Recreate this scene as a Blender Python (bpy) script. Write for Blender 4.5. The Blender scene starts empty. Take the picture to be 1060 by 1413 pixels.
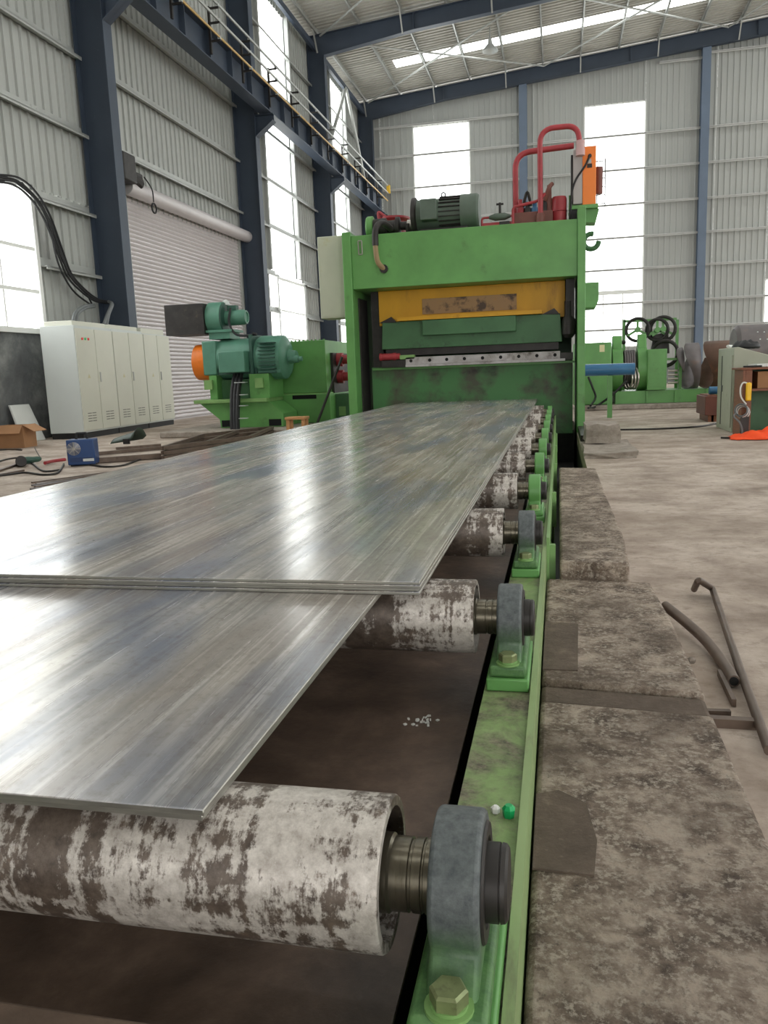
import bpy, bmesh, math, random
from mathutils import Vector, Matrix
random.seed(7)
S = bpy.context.scene
COL = S.collection
PI = math.pi

# ------------------------------------------------------------------ camera
YAW, PIT, ROL, FPX = 0.217879, -0.170689, 0.0383016, 1105.2
def cam_axes():
    f = Vector((-math.sin(YAW)*math.cos(PIT), math.cos(YAW)*math.cos(PIT), math.sin(PIT)))
    r0 = Vector((math.cos(YAW), math.sin(YAW), 0)); d0 = f.cross(r0)
    c, s = math.cos(ROL), math.sin(ROL)
    return c*r0+s*d0, -s*r0+c*d0, f
AR, AD, AF = cam_axes()
EYE = Vector((0, 0, .9))
cd = bpy.data.cameras.new('camera'); cam = bpy.data.objects.new('camera', cd); COL.objects.link(cam)
cd.sensor_fit = 'VERTICAL'; cd.sensor_height = 36; cd.lens = 36*FPX/1413; cd.clip_start = .02; cd.clip_end = 300
cam.matrix_world = Matrix(((AR.x, -AD.x, -AF.x, EYE.x), (AR.y, -AD.y, -AF.y, EYE.y), (AR.z, -AD.z, -AF.z, EYE.z), (0, 0, 0, 1)))
S.camera = cam

# ------------------------------------------------------------------ sky and exposure
SKY = 6.0
w = bpy.data.worlds.new('overcast_sky'); S.world = w; w.use_nodes = True
bg = w.node_tree.nodes['Background']; bg.inputs[0].default_value = (1, .99, .975, 1); bg.inputs[1].default_value = SKY
S.view_settings.view_transform = 'Standard'; S.view_settings.look = 'None'
S.view_settings.gamma = 1; S.view_settings.use_curve_mapping = False
S.view_settings.exposure = -0.14
S.cycles.max_bounces = 10; S.cycles.diffuse_bounces = 6; S.cycles.glossy_bounces = 5; S.cycles.transparent_max_bounces = 16
S.cycles.sample_clamp_indirect = 8

def portal(name, loc, rot, sx, sy):
    l = bpy.data.lights.new(name, 'AREA'); l.shape = 'RECTANGLE'; l.size = sx; l.size_y = sy; l.cycles.is_portal = True
    o = bpy.data.objects.new(name, l); COL.objects.link(o); o.location = loc; o.rotation_euler = rot

# ------------------------------------------------------------------ helpers
def ray(x, y): return AR*((x-530)/FPX)+AD*((y-706.5)/FPX)+AF
def atY(x, y, Y): r = ray(x, y); return EYE+r*(Y/r.y)
def atX(x, y, X): r = ray(x, y); return EYE+r*(X/r.x)
def atZ(x, y, Z=0): r = ray(x, y); return EYE+r*((Z-.9)/r.z)

WL = {}
class MB:
    def __init__(s): s.v = []; s.f = []
    def add(s, vs, fs):
        n = len(s.v); s.v += [tuple(p) for p in vs]; s.f += [tuple(i+n for i in f) for f in fs]; return s
    def box(s, x0, x1, y0, y1, z0, z1):
        return s.add([(x0,y0,z0),(x1,y0,z0),(x1,y1,z0),(x0,y1,z0),(x0,y0,z1),(x1,y0,z1),(x1,y1,z1),(x0,y1,z1)],
                     [(3,2,1,0),(4,5,6,7),(0,1,5,4),(1,2,6,5),(2,3,7,6),(3,0,4,7)])
    def cbox(s, c, sx, sy, sz, rz=0, m=None):
        M = m or Matrix.Rotation(rz, 3, 'Z'); c = Vector(c)
        P = [c+M@Vector((a*sx/2, b*sy/2, d*sz/2)) for d in (-1, 1) for a, b in ((-1,-1),(1,-1),(1,1),(-1,1))]
        return s.add(P, [(3,2,1,0),(4,5,6,7),(0,1,5,4),(1,2,6,5),(2,3,7,6),(3,0,4,7)])
    def bar(s, p0, p1, w_, h=None, up=(0,0,1)):
        p0 = Vector(p0); p1 = Vector(p1); d = (p1-p0); L = d.length; d.normalize()
        u = Vector(up); a = d.cross(u)
        if a.length < 1e-4: a = d.cross(Vector((1,0,0)))
        a.normalize(); b = a.cross(d)
        M = Matrix((a, d, b)).transposed()
        return s.cbox((p0+p1)/2, w_, L, h or w_, m=M)
    def prism(s, pts, ext):
        n = len(pts); e = Vector(ext); P = [Vector(p) for p in pts]; P += [p+e for p in P]
        fs = [tuple(range(n))[::-1], tuple(range(n, 2*n))]
        for i in range(n): j = (i+1) % n; fs.append((i, j, n+j, n+i))
        return s.add(P, fs)
    def lathe(s, p0, axis, prof, n=20, close=False):
        # prof: list of (distance along axis, radius)
        d = Vector(axis).normalized(); a = d.cross(Vector((0,0,1)))
        if a.length < 1e-3: a = d.cross(Vector((0,1,0)))
        a.normalize(); b = d.cross(a); p0 = Vector(p0); V = []; F = []
        for t, r in prof:
            for i in range(n):
                q = 2*PI*i/n; V.append(p0+d*t+(a*math.cos(q)+b*math.sin(q))*r)
        m = len(prof)
        for k in range(m-1 if not close else m):
            for i in range(n):
                j = (i+1) % n; k2 = (k+1) % m
                F.append((k*n+i, k*n+j, k2*n+j, k2*n+i))
        if not close: F.append(tuple(range(n))[::-1]); F.append(tuple(range((m-1)*n, m*n)))
        return s.add(V, F)
    def cyl(s, p0, p1, r, r1=None, n=16):
        p0 = Vector(p0); d = Vector(p1)-p0
        return s.lathe(p0, d, [(0, r), (d.length, r if r1 is None else r1)], n)
    def torus(s, c, axis, R, r, n=24, m=8, arc=1.0):
        d = Vector(axis).normalized(); a = d.cross(Vector((0,0,1)))
        if a.length < 1e-3: a = d.cross(Vector((0,1,0)))
        a.normalize(); b = d.cross(a); c = Vector(c)
        pts = [c+(a*math.cos(2*PI*arc*i/n)+b*math.sin(2*PI*arc*i/n))*R for i in range(n+(0 if arc == 1 else 1))]
        return s.tube(pts, r, m, closed=(arc == 1))
    def tube(s, pts, r, n=8, closed=False):
        P = [Vector(p) for p in pts]; N = len(P); V = []; F = []; prev = None
        for i, p in enumerate(P):
            if closed: t = P[(i+1) % N]-P[i-1]
            else: t = P[min(i+1, N-1)]-P[max(i-1, 0)]
            t.normalize()
            if prev is None:
                a = t.cross(Vector((0,0,1)))
                if a.length < 1e-3: a = t.cross(Vector((0,1,0)))
            else: a = prev-t*prev.dot(t)
            a.normalize(); prev = a; b = t.cross(a)
            rr = r[i] if isinstance(r, (list, tuple)) else r
            for k in range(n):
                q = 2*PI*k/n; V.append(p+(a*math.cos(q)+b*math.sin(q))*rr)
        for i in range(N if closed else N-1):
            for k in range(n):
                l = (k+1) % n; i2 = (i+1) % N
                F.append((i*n+k, i*n+l, i2*n+l, i2*n+k))
        if not closed: F.append(tuple(range(n))[::-1]); F.append(tuple(range((N-1)*n, N*n)))
        return s.add(V, F)
    def mesh(s, name, mat, off=(0,0,0), smooth=True):
        me = bpy.data.meshes.new(name); o = Vector(off)
        me.from_pydata([Vector(p)-o for p in s.v], [], s.f)
        bm = bmesh.new(); bm.from_mesh(me); bmesh.ops.recalc_face_normals(bm, faces=bm.faces); bm.to_mesh(me); bm.free()
        if mat: me.materials.append(mat)
        if smooth:
            me.polygons.foreach_set('use_smooth', [True]*len(me.polygons)); me.set_sharp_from_angle(angle=math.radians(35))
        return me
    def build(s, name, mat, parent=None, bevel=0, loc=None, smooth=True, seg=2):
        off = WL[parent] if parent else Vector(loc or (0,0,0))
        me = s.mesh(name, mat, off, smooth or bevel > 0)
        o = bpy.data.objects.new(name, me); COL.objects.link(o)
        if parent: o.parent = parent
        else: o.location = off
        WL[o] = Vector(off)
        if bevel:
            b = o.modifiers.new('bevel', 'BEVEL'); b.width = bevel; b.segments = seg; b.limit_method = 'ANGLE'; b.angle_limit = math.radians(40)
        return o

def smoothpath(pts, k=6):
    P = [Vector(p) for p in pts]; out = []
    for i in range(len(P)-1):
        a = P[max(i-1, 0)]; b = P[i]; c = P[i+1]; d = P[min(i+2, len(P)-1)]
        for j in range(k):
            t = j/k
            out.append(.5*((2*b)+(c-a)*t+(2*a-5*b+4*c-d)*t*t+(3*b-a-3*c+d)*t**3))
    out.append(P[-1]); return out
def bend(pts, r, k=5):
    # polyline with rounded corners of radius r
    P = [Vector(p) for p in pts]; out = [P[0]]
    for i in range(1, len(P)-1):
        a, b, c = P[i-1], P[i], P[i+1]
        u = (a-b).normalized(); v = (c-b).normalized(); q = min(r, (a-b).length*.49, (c-b).length*.49)
        for j in range(k+1):
            t = j/k; out.append((1-t)**2*(b+u*q)+2*t*(1-t)*b+t*t*(b+v*q))
    out.append(P[-1]); return out

def thing(name, label, cat, loc=(0,0,0), group=None):
    o = bpy.data.objects.new(name, None); COL.objects.link(o); o.location = loc; o.empty_display_size = .1
    o['label'] = label; o['category'] = cat
    if group: o['group'] = group
    WL[o] = Vector(loc); return o
def tag(o, label, cat, group=None):
    o['label'] = label; o['category'] = cat
    if group: o['group'] = group
    return o
def struct(o): o['kind'] = 'structure'; return o
def dup(root, delta, label=None):
    r = root.copy(); COL.objects.link(r); r.location = root.location+Vector(delta); WL[r] = r.location.copy()
    if label: r['label'] = label
    for ch in list(root.children):
        c = ch.copy(); COL.objects.link(c); c.parent = r
        for g in list(ch.children):
            d = g.copy(); COL.objects.link(d); d.parent = c
    return r

# ------------------------------------------------------------------ materials
def srgb(c):
    f = lambda u: (u/12.92 if u <= .04045 else ((u+.055)/1.055)**2.4)
    return tuple(f(x/255) for x in c)+(1,)
def base_mat(name):
    m = bpy.data.materials.new(name); m.use_nodes = True; nt = m.node_tree
    return m, nt, nt.nodes['Principled BSDF']
def coords(nt, stretch=(1,1,1), rand=True, world=False):
    tc = nt.nodes.new('ShaderNodeTexCoord'); mp = nt.nodes.new('ShaderNodeMapping'); mp.inputs['Scale'].default_value = stretch
    src = tc.outputs['Object']
    if world:
        g = nt.nodes.new('ShaderNodeNewGeometry'); src = g.outputs['Position']
    elif rand:
        oi = nt.nodes.new('ShaderNodeObjectInfo'); ad = nt.nodes.new('ShaderNodeVectorMath'); ad.operation = 'MULTIPLY_ADD'
        ad.inputs[1].default_value = (37, 51, 23)
        nt.links.new(oi.outputs['Random'], ad.inputs[0]); nt.links.new(src, ad.inputs[2]); src = ad.outputs[0]
    nt.links.new(src, mp.inputs['Vector']); return mp.outputs[0]
def noise(nt, vec, scale, detail=4, rough=.55, dist=0):
    n = nt.nodes.new('ShaderNodeTexNoise'); n.inputs['Scale'].default_value = scale; n.inputs['Detail'].default_value = detail
    n.inputs['Roughness'].default_value = rough; n.inputs['Distortion'].default_value = dist
    nt.links.new(vec, n.inputs['Vector']); return n.outputs['Fac']
def ramp(nt, fac, stops):
    r = nt.nodes.new('ShaderNodeValToRGB'); el = r.color_ramp.elements
    while len(el) < len(stops): el.new(.5)
    for e, (p, c) in zip(el, stops): e.position = p; e.color = c if len(c) == 4 else srgb(c)
    nt.links.new(fac, r.inputs[0]); return r.outputs[0]
def mix(nt, fac, a, b, mode='MIX'):
    m = nt.nodes.new('ShaderNodeMix'); m.data_type = 'RGBA'; m.blend_type = mode
    for sock, v in ((m.inputs[0], fac), (m.inputs[6], a), (m.inputs[7], b)):
        if hasattr(v, 'is_linked'): nt.links.new(v, sock)
        else: sock.default_value = v
    return m.outputs[2]
def g(v): return (v, v, v, 1)
def bump(nt, b, fac, strength, dist=.01):
    n = nt.nodes.new('ShaderNodeBump'); n.inputs['Strength'].default_value = strength; n.inputs['Distance'].default_value = dist
    nt.links.new(fac, n.inputs['Height']); nt.links.new(n.outputs[0], b.inputs['Normal'])

def paint(name, c, var=.12, rough=.5, metal=0, scale=3, dirt=None, dirt_amt=.0, dscale=6, stretch=(1,1,1), bmp=0, bscale=60, spec=.5):
    """painted / plain surface: base colour with slow variation and optional dirt patches"""
    m, nt, b = base_mat(name); v = coords(nt, stretch)
    base = srgb(c); lo = tuple(x*(1-var) for x in base[:3])+(1,); hi = tuple(min(1, x*(1+var)) for x in base[:3])+(1,)
    col = ramp(nt, noise(nt, v, scale, 5), [(.3, lo), (.7, hi)])
    if dirt:
        f = ramp(nt, noise(nt, v, dscale, 8, .65), [(.62-dirt_amt*.4, g(0)), (.82-dirt_amt*.4, g(1))])
        col = mix(nt, f, col, srgb(dirt))
    nt.links.new(col, b.inputs['Base Color'])
    b.inputs['Roughness'].default_value = rough; b.inputs['Metallic'].default_value = metal; b.inputs['Specular IOR Level'].default_value = spec
    if bmp: bump(nt, b, noise(nt, v, bscale, 3), bmp, .004)
    return m

GREEN = paint('green_paint', (94, 148, 80), .14, .42, scale=2.5, dirt=(72, 100, 55), dirt_amt=.02, dscale=3, bmp=.05)
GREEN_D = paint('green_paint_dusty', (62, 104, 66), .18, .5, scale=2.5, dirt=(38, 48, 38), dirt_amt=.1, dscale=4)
GREEN_L = paint('light_green_paint', (122, 160, 96), .12, .45, scale=6, dirt=(110, 118, 80), dirt_amt=.05, dscale=12)
TEAL = paint('teal_paint', (84, 132, 112), .1, .42, scale=5, dirt=(60, 90, 78), dirt_amt=.02)
TEAL_D = paint('dark_teal_paint', (48, 84, 72), .1, .5, scale=5)
ORANGE = paint('orange_paint', (226, 118, 30), .12, .45, scale=5, dirt=(150, 75, 25), dirt_amt=.02)
YELLOW = paint('yellow_paint', (206, 152, 22), .16, .5, scale=2, dirt=(140, 92, 24), dirt_amt=.08, dscale=3, stretch=(1,1,.3))
RED = paint('red_paint', (160, 52, 58), .15, .45, scale=5, dirt=(88, 44, 40), dirt_amt=.05, dscale=9)
NAVY = paint('navy_steel', (56, 66, 80), .08, .5, scale=2, dirt=(84, 92, 102), dirt_amt=-.05, dscale=8)
BLACK = paint('black_rubber', (24, 24, 26), .2, .55, scale=9)
DARK = paint('dark_oily_steel', (48, 45, 43), .3, .5, .3, scale=8, dirt=(84, 74, 62), dirt_amt=.03, dscale=14)
IRON = paint('grey_iron', (104, 108, 108), .14, .48, .2, scale=9, dirt=(74, 78, 74), dirt_amt=.05, dscale=22, bmp=.25, bscale=240)
STEEL = paint('bright_steel', (188, 184, 176), .15, .3, .85, scale=10, dirt=(110, 98, 80), dirt_amt=.05, dscale=18)
SHAFT = paint('oiled_shaft', (112, 106, 92), .2, .28, .8, scale=20, dirt=(76, 66, 44), dirt_amt=.08, dscale=24, stretch=(6,1,1))
GALV = paint('galvanised', (176, 178, 174), .08, .45, .35, scale=3, dirt=(140, 140, 134), dirt_amt=.02)
SHEET = paint('coated_sheet', (170, 172, 168), .05, .5, .0, scale=.5, dirt=(160, 160, 154), dirt_amt=0, dscale=.7, stretch=(1,1,.15))
ROOFM = paint('roof_sheet', (178, 176, 168), .07, .5, .0, scale=.6)
CREAM = paint('cabinet_enamel', (206, 206, 192), .03, .45, scale=2)
CREAM_S = paint('cabinet_side_enamel', (200, 205, 202), .03, .45, scale=2)
GREYGREEN = paint('console_enamel', (164, 166, 148), .06, .5, scale=3, dirt=(120, 118, 100), dirt_amt=.02)
WHITEP = paint('off_white_paint', (180, 184, 164), .06, .5, scale=3, dirt=(170, 164, 110), dirt_amt=.08, dscale=3)
WHITE = paint('white_frame', (225, 226, 222), .03, .5)
SHUT = paint('shutter_paint', (196, 190, 190), .04, .38, .1, scale=2)
RUST = paint('rusty_steel', (104, 78, 64), .2, .6, .3, scale=4, dirt=(142, 92, 64), dirt_amt=.1, dscale=5)
GREYST = paint('grey_rolled_steel', (110, 104, 104), .16, .5, .3, scale=4, dirt=(130, 108, 96), dirt_amt=.08, dscale=4)
TUBEM = paint('brown_tube_steel', (104, 90, 80), .25, .45, .5, scale=8, dirt=(70, 56, 48), dirt_amt=.1, dscale=12)
WOOD = paint('brown_wood', (122, 74, 50), .18, .55, scale=6, stretch=(1, 1, 8))
PINE = paint('bare_wood', (190, 140, 92), .15, .6, scale=6, stretch=(1, 8, 8))
CARD = paint('cardboard', (160, 118, 82), .1, .8, scale=4)
FOAM = paint('white_foam', (216, 218, 214), .03, .8)
BLUE = paint('blue_paint', (28, 62, 112), .1, .4, scale=5)
BLUET = paint('blue_tube', (52, 108, 150), .1, .35, scale=5, dirt=(90, 104, 110), dirt_amt=.03)
ORCLOTH = paint('orange_cloth', (255, 82, 30), .12, .75, scale=8)
CHIP = paint('green_plastic', (20, 160, 90), .1, .4)
YPLAST = paint('yellow_plastic', (236, 186, 30), .06, .4)
MAROON = paint('maroon_paint', (112, 66, 56), .14, .55, scale=5, dirt=(80, 52, 44), dirt_amt=.05)
LAMPM = paint('lamp_enamel', (196, 200, 198), .04, .4, .2)
REDGLOW, nt_, b_ = base_mat('red_indicator'); b_.inputs['Base Color'].default_value = srgb((230, 60, 50))
GRNGLOW, nt_, b_ = base_mat('green_indicator'); b_.inputs['Base Color'].default_value = srgb((60, 200, 120))
VENT = paint('vent_shadow_grey', (120, 120, 112), .05, .6)
HOLE = paint('black_hole', (10, 10, 10), .1, .9)

def bearing_mat():
    # casting: bare grey above, green overspray below (a paint line, fixed to the casting)
    m, nt, b = base_mat('bearing_casting'); v = coords(nt)
    tc = nt.nodes.new('ShaderNodeTexCoord'); sp = nt.nodes.new('ShaderNodeSeparateXYZ'); nt.links.new(tc.outputs['Object'], sp.inputs[0])
    n1 = noise(nt, v, 12, 5)
    ma = nt.nodes.new('ShaderNodeMath'); ma.operation = 'MULTIPLY_ADD'; ma.inputs[1].default_value = .10; nt.links.new(n1, ma.inputs[0]); nt.links.new(sp.outputs[2], ma.inputs[2])
    f = ramp(nt, ma.outputs[0], [(.10, g(1)), (.19, g(0))])
    grey = ramp(nt, noise(nt, v, 90, 4, .7), [(.3, srgb((66, 72, 74))), (.75, srgb((104, 110, 110)))])
    grn = ramp(nt, noise(nt, v, 40, 5, .7), [(.3, srgb((58, 96, 56))), (.7, srgb((96, 138, 80)))])
    nt.links.new(mix(nt, f, grey, grn), b.inputs['Base Color']); b.inputs['Roughness'].default_value = .5
    bump(nt, b, noise(nt, v, 260, 3), .25, .002); return m
CAST = bearing_mat()

def rail_mat():
    m, nt, b = base_mat('worn_rail_paint'); v = coords(nt)
    grn = ramp(nt, noise(nt, v, 7, 6, .7), [(.3, srgb((104, 134, 74))), (.7, srgb((146, 172, 112)))])
    dust = ramp(nt, noise(nt, v, 60, 4, .7), [(.35, srgb((70, 64, 52))), (.7, srgb((140, 132, 112)))])
    f = ramp(nt, noise(nt, v, 5.5, 9, .72, .4), [(.42, g(0)), (.58, g(1))])
    nt.links.new(mix(nt, f, grn, dust), b.inputs['Base Color']); b.inputs['Roughness'].default_value = .6
    bump(nt, b, noise(nt, v, 120, 4), .3, .003); return m
RAILM = rail_mat()
RAIL2 = paint('scuffed_rail_edge', (134, 156, 104), .14, .5, scale=8, dirt=(104, 98, 78), dirt_amt=.1, dscale=14, stretch=(1, .25, 1))

def roller_mat():
    m, nt, b = base_mat('worn_roller_skin'); v = coords(nt)
    vs = coords(nt, (7, .9, .9)); vl = coords(nt, (2.2, 1, 1))
    white = ramp(nt, noise(nt, v, 60, 6, .75), [(.3, srgb((150, 142, 134))), (.7, srgb((206, 200, 192)))])
    brown = ramp(nt, noise(nt, v, 40, 6, .75), [(.3, srgb((58, 48, 42))), (.6, srgb((100, 88, 78))), (.85, srgb((124, 100, 80)))])
    def madd(x, k, y):
        m_ = nt.nodes.new('ShaderNodeMath'); m_.operation = 'MULTIPLY_ADD'; m_.inputs[1].default_value = k; nt.links.new(x, m_.inputs[0])
        if hasattr(y, 'is_linked'): nt.links.new(y, m_.inputs[2])
        else: m_.inputs[2].default_value = y
        return m_.outputs[0]
    rings = noise(nt, coords(nt, (16, .6, .6)), 1.3, 6, .6); patch = noise(nt, coords(nt, (3, 1.6, 1.6)), 2.4, 4, .6); speck = noise(nt, coords(nt, (1.5, 1, 1)), 55, 6, .75); lines = noise(nt, coords(nt, (.5, 6, 6)), 6, 4, .6)
    tot = madd(rings, .7, madd(patch, .7, madd(speck, .55, madd(lines, .3, -.625))))
    f = ramp(nt, tot, [(.462, g(0)), (.535, g(1))])
    nt.links.new(mix(nt, f, white, brown), b.inputs['Base Color'])
    b.inputs['Metallic'].default_value = .25; b.inputs['Roughness'].default_value = .46
    bump(nt, b, tot, .35, .003); return m
ROLLM = roller_mat()

def plate_mat():
    m, nt, b = base_mat('mill_scale_steel'); v = coords(nt, (9, .35, 1), world=True); v2 = coords(nt, (1.6, .5, 1), world=True); v3 = coords(nt, (40, .8, 1), world=True)
    c1 = ramp(nt, noise(nt, v, 1.6, 8, .65), [(.34, srgb((128, 125, 121))), (.5, srgb((176, 172, 166))), (.66, srgb((208, 202, 192)))])
    f2 = ramp(nt, noise(nt, v2, 1.7, 6, .6, .5), [(.42, g(0)), (.68, g(1))])
    c = mix(nt, f2, c1, srgb((150, 139, 129)))
    f3 = ramp(nt, noise(nt, v3, 1.0, 7, .75), [(.5, g(0)), (.64, g(.75))])
    c = mix(nt, f3, c, srgb((226, 221, 212)))
    f4 = ramp(nt, noise(nt, coords(nt, (1.6, .4, 1), world=True), 2.3, 3), [(.48, g(0)), (.64, g(.75))])
    c = mix(nt, f4, c, srgb((122, 132, 152)))
    f5 = ramp(nt, noise(nt, coords(nt, (1, .7, 1), world=True), 60, 6, .75), [(.5, g(0)), (.72, g(.5))])
    c = mix(nt, f5, c, srgb((112, 101, 92)))
    nt.links.new(c, b.inputs['Base Color']); b.inputs['Metallic'].default_value = .3
    b.inputs['Specular IOR Level'].default_value = .55
    r = ramp(nt, noise(nt, v, 2.1, 7, .65), [(.3, g(.17)), (.7, g(.31))]); nt.links.new(r, b.inputs['Roughness'])
    bump(nt, b, noise(nt, coords(nt, (2, .4, 1), world=True), 1.2, 2), .05, .01); return m
PLATEM = plate_mat()
EDGEM = paint('sheared_edge', (172, 170, 162), .2, .4, .8, scale=14, stretch=(1, 1, 6), dirt=(90, 84, 76), dirt_amt=.05, dscale=30)

def ground_mat(name, stops, scale, bstr, rough=.85, fine=None, patch=None, stretch=(1,1,1), dark=None):
    m, nt, b = base_mat(name); v = coords(nt, stretch, world=True)
    c = ramp(nt, noise(nt, v, scale, 10, .68, .2), stops)
    if fine: c = mix(nt, ramp(nt, noise(nt, v, fine[0], 6, .75), [(fine[1], g(0)), (fine[2], g(fine[3]))]), c, srgb(fine[4]))
    if patch: c = mix(nt, ramp(nt, noise(nt, v, patch[0], 4, .6), [(patch[1], g(0)), (patch[2], g(patch[3]))]), c, srgb(patch[4]))
    if dark: c = mix(nt, ramp(nt, noise(nt, coords(nt, (1.3,1,1), world=True), dark[0], 6, .7), [(dark[1], g(0)), (dark[2], g(dark[3]))]), c, srgb(dark[4]))
    nt.links.new(c, b.inputs['Base Color']); b.inputs['Roughness'].default_value = rough
    h = noise(nt, v, scale*6, 8, .7); bump(nt, b, h, bstr, .02); return m
FLOORM = ground_mat('dusty_concrete', [(.32, (134, 119, 107)), (.5, (176, 161, 148)), (.68, (206, 193, 181))], 2.2, .35,
                    fine=(16, .52, .68, .55, (120, 104, 90)), patch=(.6, .5, .66, .5, (138, 122, 106)), stretch=(.9, 1, 1), dark=(3.2, .56, .7, .4, (118, 103, 91)))
PADM = ground_mat('rough_pad_concrete', [(.36, (92, 77, 66)), (.5, (150, 132, 117)), (.62, (202, 184, 167))], 13, 1.0,
                  fine=(70, .5, .6, .85, (208, 194, 178)), patch=(3.0, .48, .66, .7, (96, 80, 67)), dark=(48, .58, .7, .7, (72, 58, 48)))
PADS = ground_mat('smooth_dark_patch', [(.35, (78, 66, 56)), (.6, (98, 84, 73)), (.75, (132, 116, 102))], 14, .4, fine=(60, .55, .7, .5, (128, 112, 98)))
TRAYM = ground_mat('dirty_tray_steel', [(.3, (56, 45, 38)), (.52, (92, 76, 65)), (.75, (128, 108, 94))], 5, .2, rough=.5,
                   fine=(30, .6, .8, .4, (118, 104, 94)))
LOWWALL = ground_mat('stained_render', [(.3, (74, 76, 78)), (.5, (104, 106, 106)), (.75, (158, 160, 156))], 1.3, .2, fine=(8, .6, .75, .3, (70, 70, 70)))
BLOCKM = ground_mat('broken_concrete', [(.3, (122, 112, 102)), (.7, (172, 162, 151))], 8, .4)

def worn_patch_mat(name, paintc, under, dark, scale=5, lo=.45, hi=.52):
    m, nt, b = base_mat(name); v = coords(nt)
    f = ramp(nt, noise(nt, v, scale, 9, .6, .2), [(lo, g(0)), (hi, g(1))])
    u = ramp(nt, noise(nt, v, scale*1.7, 7, .65), [(.38, srgb(dark)), (.5, srgb(under))])
    nt.links.new(mix(nt, f, srgb(paintc), u), b.inputs['Base Color']); b.inputs['Roughness'].default_value = .55; return m
YWORN = worn_patch_mat('worn_yellow_plate', (176, 124, 50), (158, 124, 84), (78, 60, 46), 3.2, .3, .42)
GDIRTY = worn_patch_mat('oil_stained_green', (66, 118, 66), (70, 74, 56), (44, 38, 34), 2.2, .44, .62)
BLADE = worn_patch_mat('scuffed_blade_steel', (176, 172, 172), (150, 146, 142), (92, 84, 78), 4, .42, .6)

def pane_mat():
    m, nt, b = base_mat('clear_glazing'); nt.nodes.remove(b)
    t = nt.nodes.new('ShaderNodeBsdfTransparent'); t.inputs[0].default_value = (.93, .95, .95, 1)
    gl = nt.nodes.new('ShaderNodeBsdfGlossy'); gl.inputs['Roughness'].default_value = .15
    ms = nt.nodes.new('ShaderNodeMixShader'); ms.inputs[0].default_value = .04
    nt.links.new(t.outputs[0], ms.inputs[1]); nt.links.new(gl.outputs[0], ms.inputs[2])
    nt.links.new(ms.outputs[0], nt.nodes['Material Output'].inputs[0]); return m
PANE = pane_mat()

# ------------------------------------------------------------------ hall dimensions
XW, YB, YF, XR = -9.0, 38.6, -12.0, 22.0
SLOPE = .088
def roofz(x): return 13.05+SLOPE*(x+9) if x < 11 else 13.05+SLOPE*(20-(x-11))
COLS = [7.2, 15.0, 22.85, 30.5, 38.2]
GZ = [3.0, 4.15, 5.6, 7.0, 8.45, 9.95, 11.4]

# floor with a pit for the conveyor
fl = MB(); PX0, PX1, PY0, PY1 = -2.42, -.045, -1.2, 13.9
fl.box(XW-.3, PX0, YF, YB+.3, -.15, 0); fl.box(.25, XR, YF, YB+.3, -.15, 0); fl.box(PX1, .25, YF, 3.1, -.15, 0); fl.box(.004, .25, 3.1, 6.1, -.15, 0); fl.box(PX1, .25, 13.9, YB+.3, -.15, 0)
fl.box(PX0, PX1, YF, PY0, -.15, 0); fl.box(PX0, PX1, PY1, YB+.3, -.15, 0)
struct(fl.build('floor', FLOORM, smooth=False))
pt = MB().box(PX0-.1, PX1+.4, PY0-.1, PY1+.1, -.75, -.7); pt.box(PX0-.1, PX0, PY0-.1, PY1+.1, -.7, -.15); pt.box(.25, PX1+.4, PY0-.1, PY1+.1, -.7, -.15); pt.box(PX0, .25, PY0-.1, PY0, -.7, -.15); pt.box(PX0, .25, PY1, PY1+.1, -.7, -.15)
struct(pt.build('floor_pit', DARK, smooth=False))
struct(MB().box(-120, 120, -120, 160, -.6, -.5).build('ground', FLOORM, smooth=False)) if False else None

# corrugated sheets -------------------------------------------------
PIT = .24
def sheet_mesh(name, mat, u, n, l, length, ribs=4, skew=0):
    """ribbed cladding sheet: u across, n towards the room, l along the ribs"""
    u, n, l = Vector(u), Vector(n), Vector(l); prof = []
    for k in range(ribs):
        o = k*PIT; prof += [(o, 0), (o+.15, 0), (o+.157, .042), (o+.2, .042), (o+.207, 0)]
    prof.append((ribs*PIT, 0)); V = []; F = []
    for a, b in prof: V += [u*a+n*b, u*a+n*b+l*(length+skew*a)]
    for i in range(len(prof)-1): F.append((2*i, 2*i+2, 2*i+3, 2*i+1))
    me = bpy.data.meshes.new(name); me.from_pydata(V, [], F); me.materials.append(mat); return me
_sm = {}; _lap = [0]
def sheet(parent, origin, u, n, l, length, ribs=4, mat=None, skew=0, name='sheet'):
    key = (tuple(u), tuple(n), tuple(l), round(length, 3), ribs, skew, (mat or SHEET).name)
    if key not in _sm: _sm[key] = sheet_mesh('sheet', mat or SHEET, u, n, l, length, ribs, skew)
    o = bpy.data.objects.new(name, _sm[key]); COL.objects.link(o); o.parent = parent; _lap[0] = (_lap[0]+1) % 3; o.location = Vector(origin)-WL[parent]-Vector(n)*(.0025*_lap[0]); return o

def wall_root(name, mb, mat): return struct(mb.build(name, mat, smooth=False))

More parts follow.
